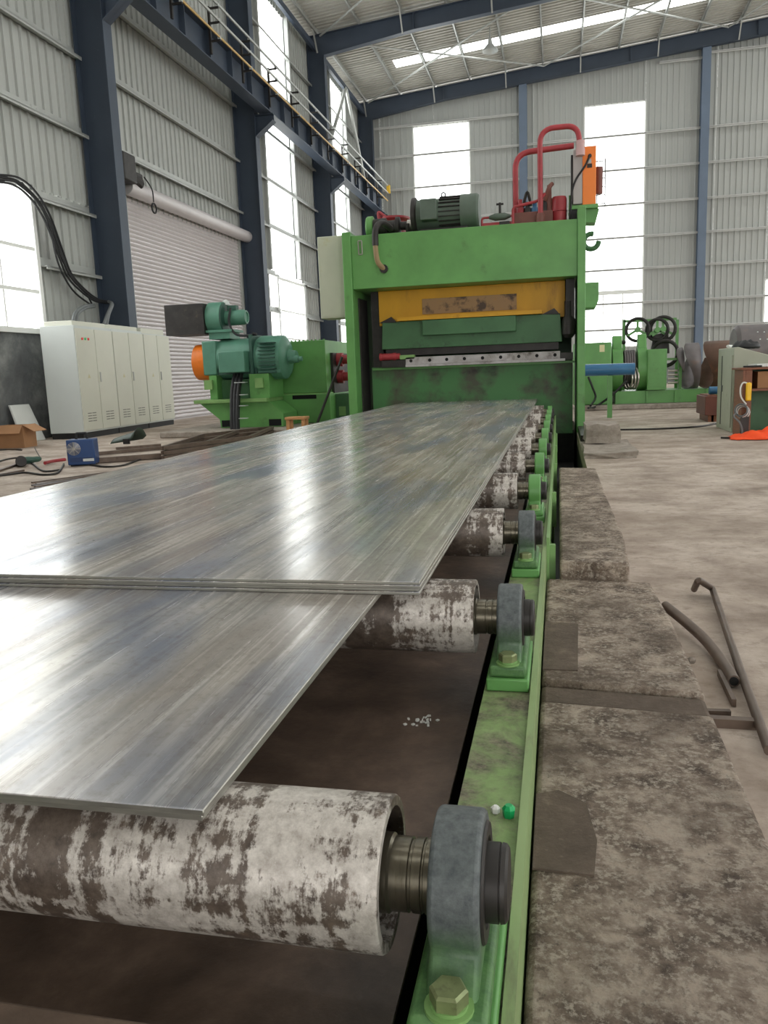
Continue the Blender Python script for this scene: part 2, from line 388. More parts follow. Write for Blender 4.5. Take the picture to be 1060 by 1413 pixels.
# left wall: rendered dwarf wall is the wall body, sheets and girts are its pieces
STRIPS_L = [(8.6, 12.15), (25.0, 27.9), (33.0, 35.4)]
lw = MB(); lw.box(XW-.25, XW, 7.0, 15.3, 0, 1.82); lw.box(XW-.25, XW, 23.0, 38.6, 0, 1.3)
WALL_L = wall_root('wall_left', lw, LOWWALL)
def fill_left(y0, y1, z0, z1):
    y = y0
    while y < y1-.05:
        r = min(4, max(1, math.ceil((y1-y)/PIT-.02))); y = min(y, max(y0, y1-r*PIT)); sheet(WALL_L, (XW, y, z0), (0,1,0), (1,0,0), (0,0,1), z1-z0, r); y += r*PIT
TOPL = 13.1
fill_left(12.15, 15.5, 4.3, TOPL); fill_left(13.05, 15.5, 1.82, 4.35); fill_left(7.2, 8.6, 1.82, TOPL)
fill_left(15.5, 16.2, 0, TOPL); fill_left(16.2, 22.6, 4.75, TOPL); fill_left(22.6, 25.0, 1.3, TOPL)
fill_left(27.9, 28.62, 4.3, TOPL); fill_left(28.5, 33.0, 1.3, TOPL); fill_left(35.4, 38.6, 1.3, TOPL); 
fill_left(8.6, 9.3, 1.82, 4.35)
def girt(y0, y1, z):
    b = MB(); b.box(XW+.035, XW+.19, y0, y1, z-.01, z+.012); b.box(XW+.175, XW+.19, y0, y1, z-.05, z+.0); b.box(XW+.035, XW+.05, y0, y1, z-.01, z+.16)
    b.build('girt', GALV, WALL_L)
for z in GZ:
    for k in range(4):
        a, c = COLS[k]+.13, COLS[k+1]-.13
        if k == 0 and z < 4.2: a = 13.1
        if k == 1 and z < 4.9: continue
        if k == 2 and z < 4.2:
            girt(a, 25.55, z); girt(28.55, c, z); continue
        girt(max(a, 8.6), c, z)
# jamb posts beside glazing strips
jb = MB()
for y in (25.0, 27.92, 33.0, 35.42, 12.17): jb.box(XW+.0, XW+.16, y-.05, y+.05, 4.3 if y < 30 else 1.3, 12.9)
for y in (25.58, 28.5): jb.box(XW, XW+.12, y-.06, y+.06, 1.3, 4.2)
jb.build('jamb', GALV, WALL_L)

WN = [0]
def window(panes, frames, framemat=WHITE, along='y'):
    WN[0] += 1
    root = struct(frames.build('window_%d' % WN[0], framemat, smooth=False))
    for q in panes: MB().box(*q).build('pane', PANE, root, smooth=False)
    return root
def zcuts(z0, z1): return [z0]+[z for z in GZ if z0+.2 < z < z1-.2]+[z1]
for (y0, y1), zb in zip(STRIPS_L, (4.45, 4.25, 1.3)):
    fr = MB()
    for y in (y0, y1): fr.box(XW-.03, XW+.03, y-.03, y+.03, zb, 12.7)
    zs = zcuts(zb, 12.7)
    window([(XW-.01, XW, y0+.03, y1-.03, a+.02, c-.02) for a, c in zip(zs, zs[1:])], fr)
    fillz = MB()
    portal('daylight_portal', (XW-.06, (y0+y1)/2, (zb+12.7)/2), (0, -PI/2, 0), 12.7-zb, y1-y0)
fill_left(8.6, 12.15, 12.7, TOPL); fill_left(25, 27.9, 12.7, TOPL); fill_left(33, 35.4, 12.7, TOPL)
def gridwin(y0, y1, z0, z1, ny, zl, rail=.05):
    fr = MB(); panes = []
    fr.box(XW-.05, XW+.1, y0, y0+.09, z0, z1); fr.box(XW-.05, XW+.1, y1-.09, y1, z0, z1)
    fr.box(XW-.05, XW+.1, y0, y1, z0, z0+.09); fr.box(XW-.05, XW+.1, y0, y1, z1-.09, z1)
    ys = [y0+.09+(y1-y0-.18)*i/ny for i in range(ny+1)]; zs = [z0+.09]+zl+[z1-.09]
    for y in ys[1:-1]: fr.box(XW-.02, XW+.03, y-.02, y+.02, z0, z1)
    for z in zl: fr.box(XW-.02, XW+.06, y0, y1, z-rail/2, z+rail/2)
    for a, b in zip(ys, ys[1:]):
        for c, d in zip(zs, zs[1:]): panes.append((XW-.008, XW, a+.01, b-.01, c+.01, d-.01))
    window(panes, fr); portal('daylight_portal', (XW-.08, (y0+y1)/2, (z0+z1)/2), (0, -PI/2, 0), z1-z0, y1-y0)
gridwin(9.3, 13.05, 1.82, 4.35, 4, [2.55, 3.27], .06)
gridwin(25.6, 28.5, 1.3, 4.15, 4, [2.2, 3.1], .05)

# roller shutter
dr = MB(); dr.box(XW-.02, XW+.08, 16.2, 16.3, 0, 4.95); dr.box(XW-.02, XW+.08, 22.5, 22.6, 0, 4.95)
DOOR = struct(dr.build('door_1', GALV, smooth=False))
sl = MB(); sl.prism([(XW+.0, 0, 0), (XW+.02, 0, .015), (XW+.035, 0, .05), (XW+.02, 0, .085), (XW, 0, .092), (XW-.02, 0, .046)], (0, 6.2, 0))
slm = sl.mesh('slat', SHUT)
for i in range(53):
    o = bpy.data.objects.new('slat', slm); COL.objects.link(o); o.parent = DOOR; o.location = (0, 16.3, .02+i*.0925)
MB().box(XW+.005, XW+.05, 16.3, 22.5, 0, .03).build('bottom_bar', SHUT, DOOR)
MB().cyl((XW+.2, 16.1, 4.95), (XW+.2, 22.9, 4.95), .16, n=18).build('shutter_roll', SHUT, DOOR)
d_ = MB(); d_.box(XW+.05, XW+.5, 15.55, 16.05, 4.95, 5.5); d_.cyl((XW+.3, 16.0, 5.2), (XW+.3, 16.5, 5.05), .13, n=10); d_.box(XW+.15, XW+.4, 16.2, 16.5, 5.0, 5.25)
d_.build('shutter_motor', DARK, DOOR, bevel=.03)
c_ = MB(); c_.tube(smoothpath([(XW+.42, 16.5, 5.2), (XW+.45, 16.75, 5.0), (XW+.44, 16.8, 4.75)]), .015, 6); c_.torus((XW+.44, 16.8, 4.62), (1,0,0), .1, .02, 14, 6)
c_.build('chain', BLACK, DOOR)

# back wall
bw = MB(); bw.box(XW-.25, XR, YB+.02, YB+.25, 0, .9)
WALL_B = wall_root('wall_back', bw, LOWWALL)
WB = [(-6.5, -3.92, 2.0, 11.95), (1.12, 3.68, 1.7, 12.05), (8.75, 11.3, .9, 4.3)]
def fill_back(x0, x1, z0, z1=None):
    x = x0
    while x < x1-.05:
        r = min(4, max(1, math.ceil((x1-x)/PIT-.02))); x = min(x, max(x0, x1-r*PIT)); top = z1 or roofz(x)+.02
        sheet(WALL_B, (x, YB, z0), (1,0,0), (0,-1,0), (0,0,1), round(top-z0, 3), r, None, 0 if z1 else SLOPE*(1 if x < 11 else -1)); x += r*PIT
fill_back(XW, WB[0][0], .9); fill_back(WB[0][1], WB[1][0], .9); fill_back(WB[1][1], WB[2][0], .9); fill_back(WB[2][1], XR, .9)
for a, c, z0, z1 in WB:
    fill_back(a, c, z1)
    if z0 > .95: fill_back(a, c, .9, z0)
GB = [1.55, 2.45, 3.62, 5.6, 6.98, 8.4, 9.8, 11.2, 13.0]
GB = [1.7, 2.55, 3.6, 5.05, 6.4, 7.85, 9.3, 10.75, 12.2, 13.6]
GIRTM = paint('girt_zinc', (206, 206, 202), .05, .5)
def bgirt(x0, x1, z):
    b = MB(); b.box(x0, x1, YB-.2, YB-.03, z-.012, z+.012); b.box(x0, x1, YB-.2, YB-.185, z-.045, z+.045); b.build('girt', GIRTM, WALL_B)
BC = [-8.6, -1.52, 6.05, 13.7]
BGZ = [2.5, 3.62, 5.05, 6.45, 7.9, 9.3, 11.22]
import itertools
def atwall(py, px=1000): return atY(px, py, YB-.17).z
BGZ = [atwall(v) for v in (448, 411, 363, 318, 271, 222, 173, 70)]
for z in BGZ:
    for a, b in zip(BC, BC[1:]):
        if z > roofz(a)-.45: 
            continue
        bgirt(a+.15, b-.15, z)
bgirt(-8.3, -1.7, 12.0)
bgirt(4.2, 5.9, 13.45)
for i, (a, c, z0, z1) in enumerate(WB):
    fr = MB()
    for x in (a, c): fr.box(x-.03, x+.03, YB-.03, YB+.03, z0, z1)
    fr.box(a, c, YB-.03, YB+.03, z1-.03, z1+.03); fr.box(a, c, YB-.03, YB+.03, z0-.03, z0+.03)
    zl = [z0]+[z for z in BGZ if z0+.2 < z < z1-.2]+[z1]
    if i == 1:
        fr.box(a, c, YB-.05, YB+.04, 4.02, 4.2)
        for k in (1, 2): x = a+(c-a)*k/3; fr.box(x-.025, x+.025, YB-.02, YB+.03, z0, 4.1)
    window([(a+.03, c-.03, YB, YB+.01, p+.02, q-.02) for p, q in zip(zl, zl[1:])], fr)
    portal('daylight_portal', ((a+c)/2, YB+.06, (z0+z1)/2), (-PI/2, 0, 0), c-a, z1-z0)

# right and front walls (out of the picture), with their own glazing
wr = MB()
edges = [YF, -9, -5, -1, 3, 7, 11, 15, 19, 23, 27, 31, 35, YB]
for i in range(0, len(edges)-1):
    a, b = edges[i], edges[i+1]
    if i % 2 == 0: wr.box(XR, XR+.1, a, b, 0, roofz(XR))
    else: wr.box(XR, XR+.1, a, b, 0, 1.3); wr.box(XR, XR+.1, a, b, 12, roofz(XR))
WALL_R = wall_root('wall_right', wr, SHEET)
for i in range(1, len(edges)-1, 2):
    a, b = edges[i], edges[i+1]
    window([(XR+.03, XR+.04, a, b, 1.3, 12)], MB().box(XR-.02, XR+.02, a, a+.05, 1.3, 12)); portal('daylight_portal', (XR+.12, (a+b)/2, 6.65), (0, PI/2, 0), 10.7, b-a)
wf = MB(); wf.box(XW-.25, -7, YF-.1, YF, 0, 13.3); wf.box(5, 8, YF-.1, YF, 0, 14.9); wf.box(13, 16, YF-.1, YF, 0, 14.9); wf.box(20, XR, YF-.1, YF, 0, 14)
wf.box(-7, -1, YF-.1, YF, 0, 13.9); wf.box(-1, 5, YF-.1, YF, 5, 14.3); wf.box(8, 13, YF-.1, YF, 11, 14.6); wf.box(16, 20, YF-.1, YF, 0, 14.6)
WALL_F = wall_root('wall_front', wf, SHEET)
portal('daylight_portal', (2, YF-.15, 2.5), (PI/2, 0, 0), 6, 5)
portal('daylight_portal', (10.5, YF-.15, 5.5), (PI/2, 0, 0), 5, 11)
struct(MB().box(XW-.25, XW, YF, 7.2, 0, 13.2).build('wall_left_rear', SHEET, smooth=False))

# roof --------------------------------------------------------------
FR = .2
rf = MB(); rf.box(XW-.3, XW-.05, 16, YB+.3, 12.9, 13.05)
CEIL = struct(rf.build('ceiling', GALV, smooth=False))
SKYL = [(-2.2, -1.2), (5.3, 6.3), (12.9, 13.9), (20.5, 21.5), (26.6, 27.5), (34.6, 35.5)]
slope_v = Vector((1, 0, SLOPE)); 
LROOF = 20.0
def roof_run(y0, y1, x0=XW-.2, L=LROOF+.2):
    y = y0
    while y < y1-.03:
        r = min(4, max(1, math.ceil((y1-y)/PIT-.02))); y = min(y, max(y0, y1-r*PIT)); sheet(CEIL, (x0, y, roofz(XW)+.2+SLOPE*(x0-XW)), (0,1,0), (0,0,-1), tuple(slope_v), L, r, ROOFM); y += r*PIT
ys = [16.0]+[v for s_ in SKYL for v in s_ if v > 16]+[YB+.3]
prev = 16.0
for a, b in SKYL:
    if a < 16: continue
    roof_run(prev, a); prev = b
    roof_run(a, b, XW-.2, 2.6)
roof_run(prev, YB+.3)
# rest of the roof (behind the camera and right slope), plain
rr = MB()
def slab(x0, x1, y0, y1):
    rr.prism([(x0, y0, roofz(x0)+.2), (x1, y0, roofz(x1)+.2), (x1, y0, roofz(x1)+.26), (x0, y0, roofz(x0)+.26)], (0, y1-y0, 0))
prev = YF
for a, b in SKYL:
    if a < 16: slab(XW-.3, 11, prev, a); slab(XW-.3, -6.6, a, b); prev = b
slab(XW-.3, 11, prev, 16.0)
prev = YF
for a, b in SKYL: slab(11, XR+.1, prev, a); prev = b
slab(11, XR+.1, prev, YB+.3)
rr.build('sheet_run', ROOFM, CEIL, smooth=False)
for a, b in SKYL:
    q = MB()
    x0 = -6.6
    q.prism([(x0, a, roofz(x0)+.21), (11, a, roofz(11)+.21), (11, a, roofz(11)+.22), (x0, a, roofz(x0)+.22)], (0, b-a, 0)); q.build('skylight', PANE, CEIL, smooth=False)
    portal('daylight_portal', (2.2, (a+b)/2, roofz(2.2)+.4), (0, -math.atan(SLOPE), 0), 17.6, b-a)
# purlins
PUX = [-8.55+1.58*k for k in range(13)]
for x in PUX:
    z = roofz(x); p = MB(); p.box(x-.03, x-.015, 16, YB, z, z+.19); p.box(x-.03, x+.04, 16, YB, z, z+.015); p.box(x-.03, x+.04, 16, YB, z+.175, z+.19); p.build('purlin', GALV, CEIL)
# flange braces from purlins to the rafter bottoms
for Yr in (22.85, 30.5, 38.2):
    for k, x in enumerate(PUX[:12]):
        if k % 2 == 0:
            z = roofz(x); p = MB(); p.bar((x, Yr-.62, z+.05), (x, Yr-.12, z-.62), .05, .05); p.build('flange_brace', GALV, CEIL)
# wind bracing rods
def rod(a, b, r=.035):
    MB().cyl(a, b, r, n=6).build('brace_rod', GALV, CEIL)
def rz(x, y, d=-.12): return (x, y, roofz(x)+d)
for a, b in ((-8.4, -.6), (-.6, 6.8), (6.8, 11)):
    rod(rz(a, 30.7), rz(b, 37.9)); rod(rz(a, 37.9), rz(b, 30.7))
    rod(rz(a, 23.0), rz(b, 30.3)); rod(rz(a, 30.3), rz(b, 23.0))

# rafters ------------------------------------------------------------
RAFT = {22.85: 'dark blue steel rafter nearest overhead, at the top edge of the picture', 30.5: 'dark blue steel rafter crossing the roof in front of the skylight strip', 38.2: 'dark blue steel end rafter along the top of the back wall'}
for Yr, lab in RAFT.items():
    t = thing('roof_rafter', lab, 'rafter', (XW, Yr, 13), 'steel rafters under the roof')
    def band(x0, x1, d0, d1, y0, y1):
        return MB().prism([(x0, y0, roofz(x0)-d0), (x1, y0, roofz(x1)-d0), (x1, y0, roofz(x1)-d1), (x0, y0, roofz(x0)-d1)], (0, y1-y0, 0))
    xs = [(-8.95, -6), (-6, 11)]
    wb = MB(); wb.prism([(-8.95, Yr-.012, roofz(-8.95)), (11, Yr-.012, roofz(11)), (11, Yr-.012, roofz(11)-.6), (-5, Yr-.012, roofz(-5)-.55), (-8.3, Yr-.012, roofz(-8.3)-.72), (-8.95, Yr-.012, roofz(-8.95)-.72)], (0, .024, 0)); wb.build('web', NAVY, t)
    wb = band(-8.95, 11, 0, .02, Yr-.13, Yr+.13); wb.build('top_flange', NAVY, t)
    wb = MB().prism([(-8.3, Yr-.13, roofz(-8.3)-.72), (-5, Yr-.13, roofz(-5)-.55), (11, Yr-.13, roofz(11)-.6), (11, Yr-.13, roofz(11)-.62), (-5, Yr-.13, roofz(-5)-.57), (-8.3, Yr-.13, roofz(-8.3)-.74)], (0, .26, 0)); wb.build('bottom_flange', NAVY, t)
    for x in (-5, 3, 8):
        MB().box(x-.015, x+.015, Yr-.12, Yr+.12, roofz(x)-.55, roofz(x)).build('splice_plate', NAVY, t)

# columns ------------------------------------------------------------
CL = ['dark blue steel column beside the near window, out of frame', 'dark blue steel column left of the roller shutter, behind the beige cabinets', 'dark blue steel column right of the roller shutter',
      'dark blue steel column beyond the tall left windows, behind the white box of the press', 'dark blue steel corner column where left and back walls meet']
for Yc, lab in list(zip(COLS, CL))[1:]:
    t = thing('steel_column', lab, 'column', (-8.62, Yc, 0), 'columns along the left wall')
    top = roofz(-8.6)-.1
    MB().box(-8.94, -8.92, Yc-.15, Yc+.15, 0, top).build('outer_flange', NAVY, t)
    MB().box(-8.32, -8.3, Yc-.15, Yc+.15, 0, top-.6).build('inner_flange', NAVY, t)
    MB().box(-8.92, -8.32, Yc-.008, Yc+.008, 0, top).build('web', NAVY, t)
    MB().box(-8.98, -8.24, Yc-.2, Yc+.2, 0, .03).build('base_plate', NAVY, t)
    b = MB(); b.prism([(-8.3, Yc-.01, 8.17), (-7.78, Yc-.01, 8.17), (-7.78, Yc-.01, 7.98), (-8.3, Yc-.01, 7.6)], (0, .02, 0))
    b.box(-8.3, -7.76, Yc-.14, Yc+.14, 8.15, 8.17)
    b.prism([(-8.3, Yc-.14, 7.62), (-7.78, Yc-.14, 8.0), (-7.78, Yc-.14, 7.98), (-8.3, Yc-.14, 7.6)], (0, .28, 0)); b.build('crane_bracket', NAVY, t)
BL = ['blue steel post in the back wall behind the red pipes', 'blue steel post in the back wall right of the right window']
NAVY2 = paint('blue_grey_steel', (96, 110, 128), .06, .5, scale=2)
for x, lab in zip(BC[1:3], BL):
    t = thing('wall_post', lab, 'column', (x, YB-.25, 0), 'posts in the back wall'); top = roofz(x)-.55
    y0 = YB-.42
    MB().box(x-.17, x+.17, y0-.012, y0, 0, top).build('front_flange', NAVY2, t)
    MB().box(x-.006, x+.006, y0, YB-.05, 0, top).build('web', NAVY2, t)
    MB().box(x-.17, x+.17, YB-.06, YB-.045, 0, top).build('rear_flange', NAVY2, t)
# eave strut and wall bracing
es = MB(); es.box(-8.72, -8.6, 15.2, 38.2, 12.55, 12.75); struct(es.build('trim_1', NAVY))
wbz = thing('wall_brace', 'pale inverted v bracing tubes high in the last left bay', 'brace', (-8.62, 34.4, 9.2))
MB().cyl((-8.6, 34.6, 12.6), (-8.6, 31.0, 9.0), .07, n=8).build('brace_tube', GALV, wbz)
MB().cyl((-8.6, 34.7, 12.6), (-8.6, 38.0, 9.0), .07, n=8).build('brace_tube', GALV, wbz)

# crane runway --------------------------------------------------------
t = thing('crane_runway_beam', 'dark steel crane runway beam with conductor rods along the left columns', 'crane beam', (-7.98, 26, 8.17))
ya, yb = 8.0, 38.0
MB().box(-8.15, -7.8, ya, yb, 8.175, 8.2).build('bottom_flange', NAVY, t)
MB().box(-7.99, -7.97, ya, yb, 8.2, 8.85).build('web', NAVY, t)
MB().box(-8.16, -7.8, ya, yb, 8.85, 8.875).build('top_flange', NAVY, t)
MB().box(-8.01, -7.95, ya, yb, 8.875, 8.98).build('crane_rail', DARK, t)
k = 0; y = ya+.4
while y < yb:
    MB().box(-7.97, -7.84, y-.012, y+.012, 8.2, 8.85).build('stiffener', NAVY, t); y += 1.3
y = ya+1.0
while y < yb-.3:
    p = MB(); p.box(-7.83, -7.78, y-.03, y+.03, 8.3, 9.3)
    for z in (8.55, 8.93, 9.24): p.box(-7.83, -7.56, y-.02, y+.02, z, z+.04)
    p.build('conductor_bracket', DARK, t)
    MB().box(-7.62, -7.55, y-.025, y+.025, 8.59, 8.66).box(-7.62, -7.55, y-.025, y+.025, 8.97, 9.03).box(-7.62, -7.55, y-.025, y+.025, 9.28, 9.34).build('insulator', LAMPM, t)
    y += 1.95
YROD = paint('yellowed_rod', (196, 160, 92), .1, .4, .2)
MB().cyl((-7.58, ya, 8.64), (-7.58, yb-.5, 8.64), .026, n=6).build('conductor_rod', YROD, t)['label'] = 'yellow conductor rod'
MB().cyl((-7.58, ya, 9.0), (-7.58, yb-.3, 9.0), .032, n=6).build('conductor_rod', GALV, t)
MB().cyl((-7.58, ya, 9.33), (-7.58, yb-.3, 9.33), .032, n=6).build('conductor_rod', GALV, t)
MB().box(-7.64, -7.5, yb-.35, yb-.2, 9.0, 9.35).build('end_clamp', YPLAST, t)
MB().box(-8.05, -7.9, 37.7, 37.95, 8.98, 9.5).build('end_stop', NAVY, t)

# bell lamp
lp = atY(676, 38, 33.2); lz = roofz(lp.x)
t = thing('bell_lamp', 'grey bell shaped lamp hanging under the roof near the skylight', 'lamp', (lp.x, 33.2, lz-.9))
MB().cyl((lp.x, 33.2, lz-.35), (lp.x, 33.2, lz+.05), .03, n=8).build('stem', GALV, t)
MB().lathe((lp.x, 33.2, lz-.35), (0,0,-1), [(0, .07), (.18, .09), (.3, .2), (.42, .3), (.45, .3), (.42, .28), (.28, .16)], 20).build('lamp_shade', LAMPM, t)

# ------------------------------------------------------------------ conveyor
RY = [.83+i for i in range(11)]; AX = .326; RR = .0867
t = thing('conveyor_rail', 'scuffed light green conveyor rail beam carrying the pillow blocks', 'conveyor rail', (-.105, 6, 0))
MB().box(-.163, -.06, -.9, 11.9, .183, .195).build('top_plate', RAILM, t)
MB().box(-.061, -.047, -.9, 11.9, -.6, .207).build('side_plate', RAIL2, t)
MB().box(-.163, -.15, -.9, 11.9, -.6, .183).build('inner_web', GREEN_L, t)
MB().box(-.0465, -.035, 3.15, 11.5, -.5, .24).build('outer_plate', GREEN_L, t)
for y in (3.2, 4.6, 6.0, 7.4, 8.8): MB().box(-.034, -.012, y, y+.03, .0, .2).build('rib', GREEN_L, t)
t = thing('support_beam', 'green beam carrying the far roller ends under the plates', 'conveyor rail', (-2.2, 6, 0))
MB().box(-2.26, -2.16, -.9, 12.0, -.69, .285).build('beam', GREEN, t)

ordn = ['first', 'second', 'third', 'fourth', 'fifth', 'sixth', 'seventh', 'eighth', 'ninth', 'tenth', 'eleventh', 'twelfth']
def make_roller(y):
    t = thing('conveyor_roller', '', 'roller', (-1.15, y, AX), 'rollers of the conveyor')
    MB().lathe((-2.13, y, AX), (1,0,0), [(0, RR-.014), (0, RR), (1.937, RR), (1.94, RR-.002), (1.94, RR-.013), (1.915, RR-.015), (.02, RR-.015)], 48, close=True).build('roller_shell', ROLLM, t)
    MB().lathe((-2.1, y, AX), (1,0,0), [(0, RR-.0155), (1.885, RR-.0155), (1.89, .05), (1.885, .045)], 32).build('end_disc', DARK, t)
    MB().lathe((-.212, y, AX), (1,0,0), [(0, .044), (.022, .044), (.025, .041), (.045, .041), (.046, .0385), (.049, .0385), (.05, .041), (.06, .041), (.061, .039), (.063, .039), (.064, .041), (.078, .041)], 32).build('shaft', SHAFT, t)
    MB().lathe((-.132, y, AX), (1,0,0), [(-.012, .0405), (0, .0405)], 24).build('shaft_band', GREEN_L, t)
    MB().cyl((-2.25, y, AX), (-2.1, y, AX), .04, n=16).build('shaft', SHAFT, t)
    return t
def make_block(y):
    t = thing('pillow_block', '', 'bearing', (-.11, y, .195), 'pillow block bearings on the rail')
    MB().box(-.158, -.064, y-.135, y+.135, .1955, .225).build('spacer', GREEN, t, bevel=.004)
    pr = []; R = .079
    for i in range(25):
        a = -.55+(PI+1.1)*i/24; pr.append((y+R*math.cos(a), AX+R*math.sin(a)))
    prof = [(y-.088, .262)]+[(p, q) for p, q in pr[::-1]][0:0]
    poly = [(y+.105, .245)]+pr+[(y-.105, .245)]
    MB().prism([(-.138, a, b) for a, b in poly], (.056, 0, 0)).build('housing', CAST, t, bevel=.006, seg=3)
    MB().prism([(-.152, y-.128, .2255), (-.07, y-.128, .2255), (-.07, y+.128, .2255), (-.152, y+.128, .2255)], (0, 0, .026)).build('foot', CAST, t, bevel=.007, seg=3)
    MB().lathe((-.0815, y, AX), (1,0,0), [(0, .066), (.003, .064), (.003, .05), (.0, .048)], 32).build('bearing_ring', DARK, t)
    MB().lathe((-.082, y, AX), (1,0,0), [(0, .043), (.017, .043), (.0175, .041), (.0185, .041), (.019, .043), (.024, .042), (.027, .038)], 32).build('hub', DARK, t)
    for sgn in (-1, 1):
        yy = y+sgn*.108; xx = -.111
        b = MB(); b.cyl((xx, yy, .2515), (xx, yy, .2555), .026, n=20); b.lathe((xx, yy, .2555), (0,0,1), [(0, .02), (.004, .02)], 20)
        b.build('washer', GREEN_L, t)
        b = MB(); b.lathe((xx, yy, .2595), (0,0,1), [(0, .0205), (.014, .0205), (.017, .0175)], 6); b.build('bolt', CASTB, t)
    return t
CASTB = paint('bolt_steel_green', (128, 138, 96), .2, .4, .4, scale=30, dirt=(84, 76, 58), dirt_amt=.12, dscale=40)
r0 = make_roller(RY[0]); k0 = make_block(RY[0])
for i, y in enumerate(RY):
    rl = ('worn whitish steel conveyor roller in the foreground, under the bottom plate edge' if i == 0 else
          '%s worn steel conveyor roller from the camera, its end bare right of the plates' % ordn[i])
    bl = ('grey pillow block bearing in the foreground with green sprayed foot' if i == 0 else
          ('grey pillow block bearing, %s from the camera on the rail' if i < 3 else 'green pillow block bearing, %s from the camera on the rail') % ordn[i])
    if i == 0: r0['label'] = rl; k0['label'] = bl
    else:
        dup(r0, (0, i, 0), rl)
        kk = dup(k0, (0, i, 0), bl)
        if i >= 3:
            for ch in kk.children:
                if ch.name.startswith(('housing', 'foot')):
                    ch.material_slots[0].link = 'OBJECT'; ch.material_slots[0].material = GREEN
BEAMM = ground_mat('dusty_beam', [(.3, (84, 70, 60)), (.55, (116, 98, 84)), (.8, (142, 124, 108))], 6, .2)
# drip tray and pit crossbeams
t = thing('drip_tray', 'dirty brown steel tray under the conveyor rollers', 'tray', (-1.2, 5, .12))
MB().box(-2.14, -.196, .765, 11.9, .122, .13).build('tray_plate', TRAYM, t)
t = thing('cross_beam', 'dusty brown crossbeam at the bottom left, in front of the tray', 'beam', (-1.2, .35, 0))
MB().box(-2.14, -.2, .4, .755, -.69, .15).build('beam', BEAMM, t, bevel=.006)

# steel plates
PB = .4132
def plate(label, corners, z0, z1, group):
    m = MB().prism([(x, y, z0) for x, y in corners], (0, 0, z1-z0)); o = m.build('steel_plate', PLATEM, bevel=.0012, loc=(corners[0][0], corners[0][1], z0), seg=1)
    o.data.materials.append(EDGEM)
    for p in o.data.polygons:
        if abs(p.normal.z) < .5: p.material_index = 1
    return tag(o, label, 'steel plate', group)
e = .0003
lo = ['lower plate, bottom sheet of the pair resting on the front roller', 'lower plate, upper sheet of the pair on the front roller']
for i in range(2):
    d = .004*(1-i)
    plate('grey mill steel '+lo[i], [(-.386-d, .757+d), (-.345-d*.5, 11.6), (-2.12, 11.6), (-2.12, .757+d*2)], PB+i*.0085+e, PB+(i+1)*.0085, 'plates of the lower pair')
up = ['bottom sheet of the upper stack', 'second sheet up in the upper stack', 'third sheet up in the upper stack', 'top sheet of the upper stack, longest open steel surface']
off = [(.0, .0), (-.004, .004), (.002, -.001), (.0, .002)]
for i in range(4):
    dx, dy = off[i]
    plate('grey mill steel plate, '+up[i], [(-.29+dx, 1.632+dy), (-.3+dx, 11.95), (-2.3, 11.9), (-2.235+dx, 1.632+dy*2)], .4304+i*.0074+e, .4304+(i+1)*.0074, 'plates of the upper stack')

# little litter on the rail and tray
o = MB().lathe((-.078, 1.19, .195), (0,0,1), [(0, .009), (.014, .011), (.02, .006)], 7).build('plastic_chip', CHIP, loc=(-.08, 1.19, .195)); tag(o, 'small bright green plastic chip on the green rail', 'litter')
o = MB().lathe((-.1, 1.2, .195), (0,0,1), [(0, .007), (.008, .008), (.012, .003)], 6).build('paint_flake', WHITE, loc=(-.1, 1.2, .195)); tag(o, 'small white flake beside the green chip on the rail', 'litter')
fk = MB(); q = atZ(585, 998, .13)
for i in range(22): fk.cbox((q.x+random.gauss(0, .02), q.y+random.gauss(0, .025), .1325), random.uniform(.002, .008), random.uniform(.002, .007), .003, random.random()*3)
fk = fk.build('white_flakes', WHITE, loc=(q.x, q.y, .13)); tag(fk, 'scatter of white flakes on the brown tray', 'litter'); fk['kind'] = 'stuff'

# pads right of the rail -------------------------------------------------
def padblock(pts, z0, z1, mat, name, label):
    o = MB().prism([(x, y, z0) for x, y in pts], (0, 0, z1-z0)).build(name, mat, loc=(pts[0][0], pts[0][1], z0), bevel=.012)
    return tag(o, label, 'concrete slab', 'concrete slabs beside the rail')
padblock([(-.044, -.9), (.345, -.9), (.348, 1.2), (.35, 1.86), (-.044, 1.9)], .001, .095, PADM, 'concrete_slab', 'rough brown concrete slab nearest the camera, right of the rail')
padblock([(-.044, 1.905), (.35, 1.865), (.352, 1.98), (-.044, 2.02)], .001, .085, PADS, 'concrete_slab', 'narrow smooth strip set across between the two rough slabs')
padblock([(-.044, 2.025), (.353, 1.985), (.352, 2.6), (.335, 3.05), (-.044, 3.08)], .001, .095, PADM, 'concrete_slab', 'rough concrete slab beside the bent pipe, before the raised slab')
padblock([(.005, 3.09), (.262, 3.07), (.28, 3.6), (.272, 4.6), (.005, 4.62)], .001, .16, PADM, 'concrete_slab', 'raised concrete slab behind the step, beside the third bearing')
padblock([(.005, 4.635), (.27, 4.615), (.268, 6.05), (.005, 6.1)], .001, .16, PADM, 'concrete_slab', 'raised concrete slab before the press, nearest its foot')
def flatpatch(pts, z, label):
    o = MB().prism([(x, y, z) for x, y in pts], (0, 0, .004)).build('dirt_patch', PADS, loc=(pts[0][0], pts[0][1], z)); return tag(o, label, 'patch', 'dark patches on the slabs')
flatpatch([(-.042, 1.205), (.055, 1.2), (.064, 1.3), (.05, 1.42), (.0, 1.46), (-.042, 1.44)], .0952, 'smooth dark patch on the nearest slab beside the rail')
flatpatch([(-.042, 2.1), (.05, 2.1), (.06, 2.5), (-.042, 2.52)], .0952, 'dark square patch beside the second bearing')
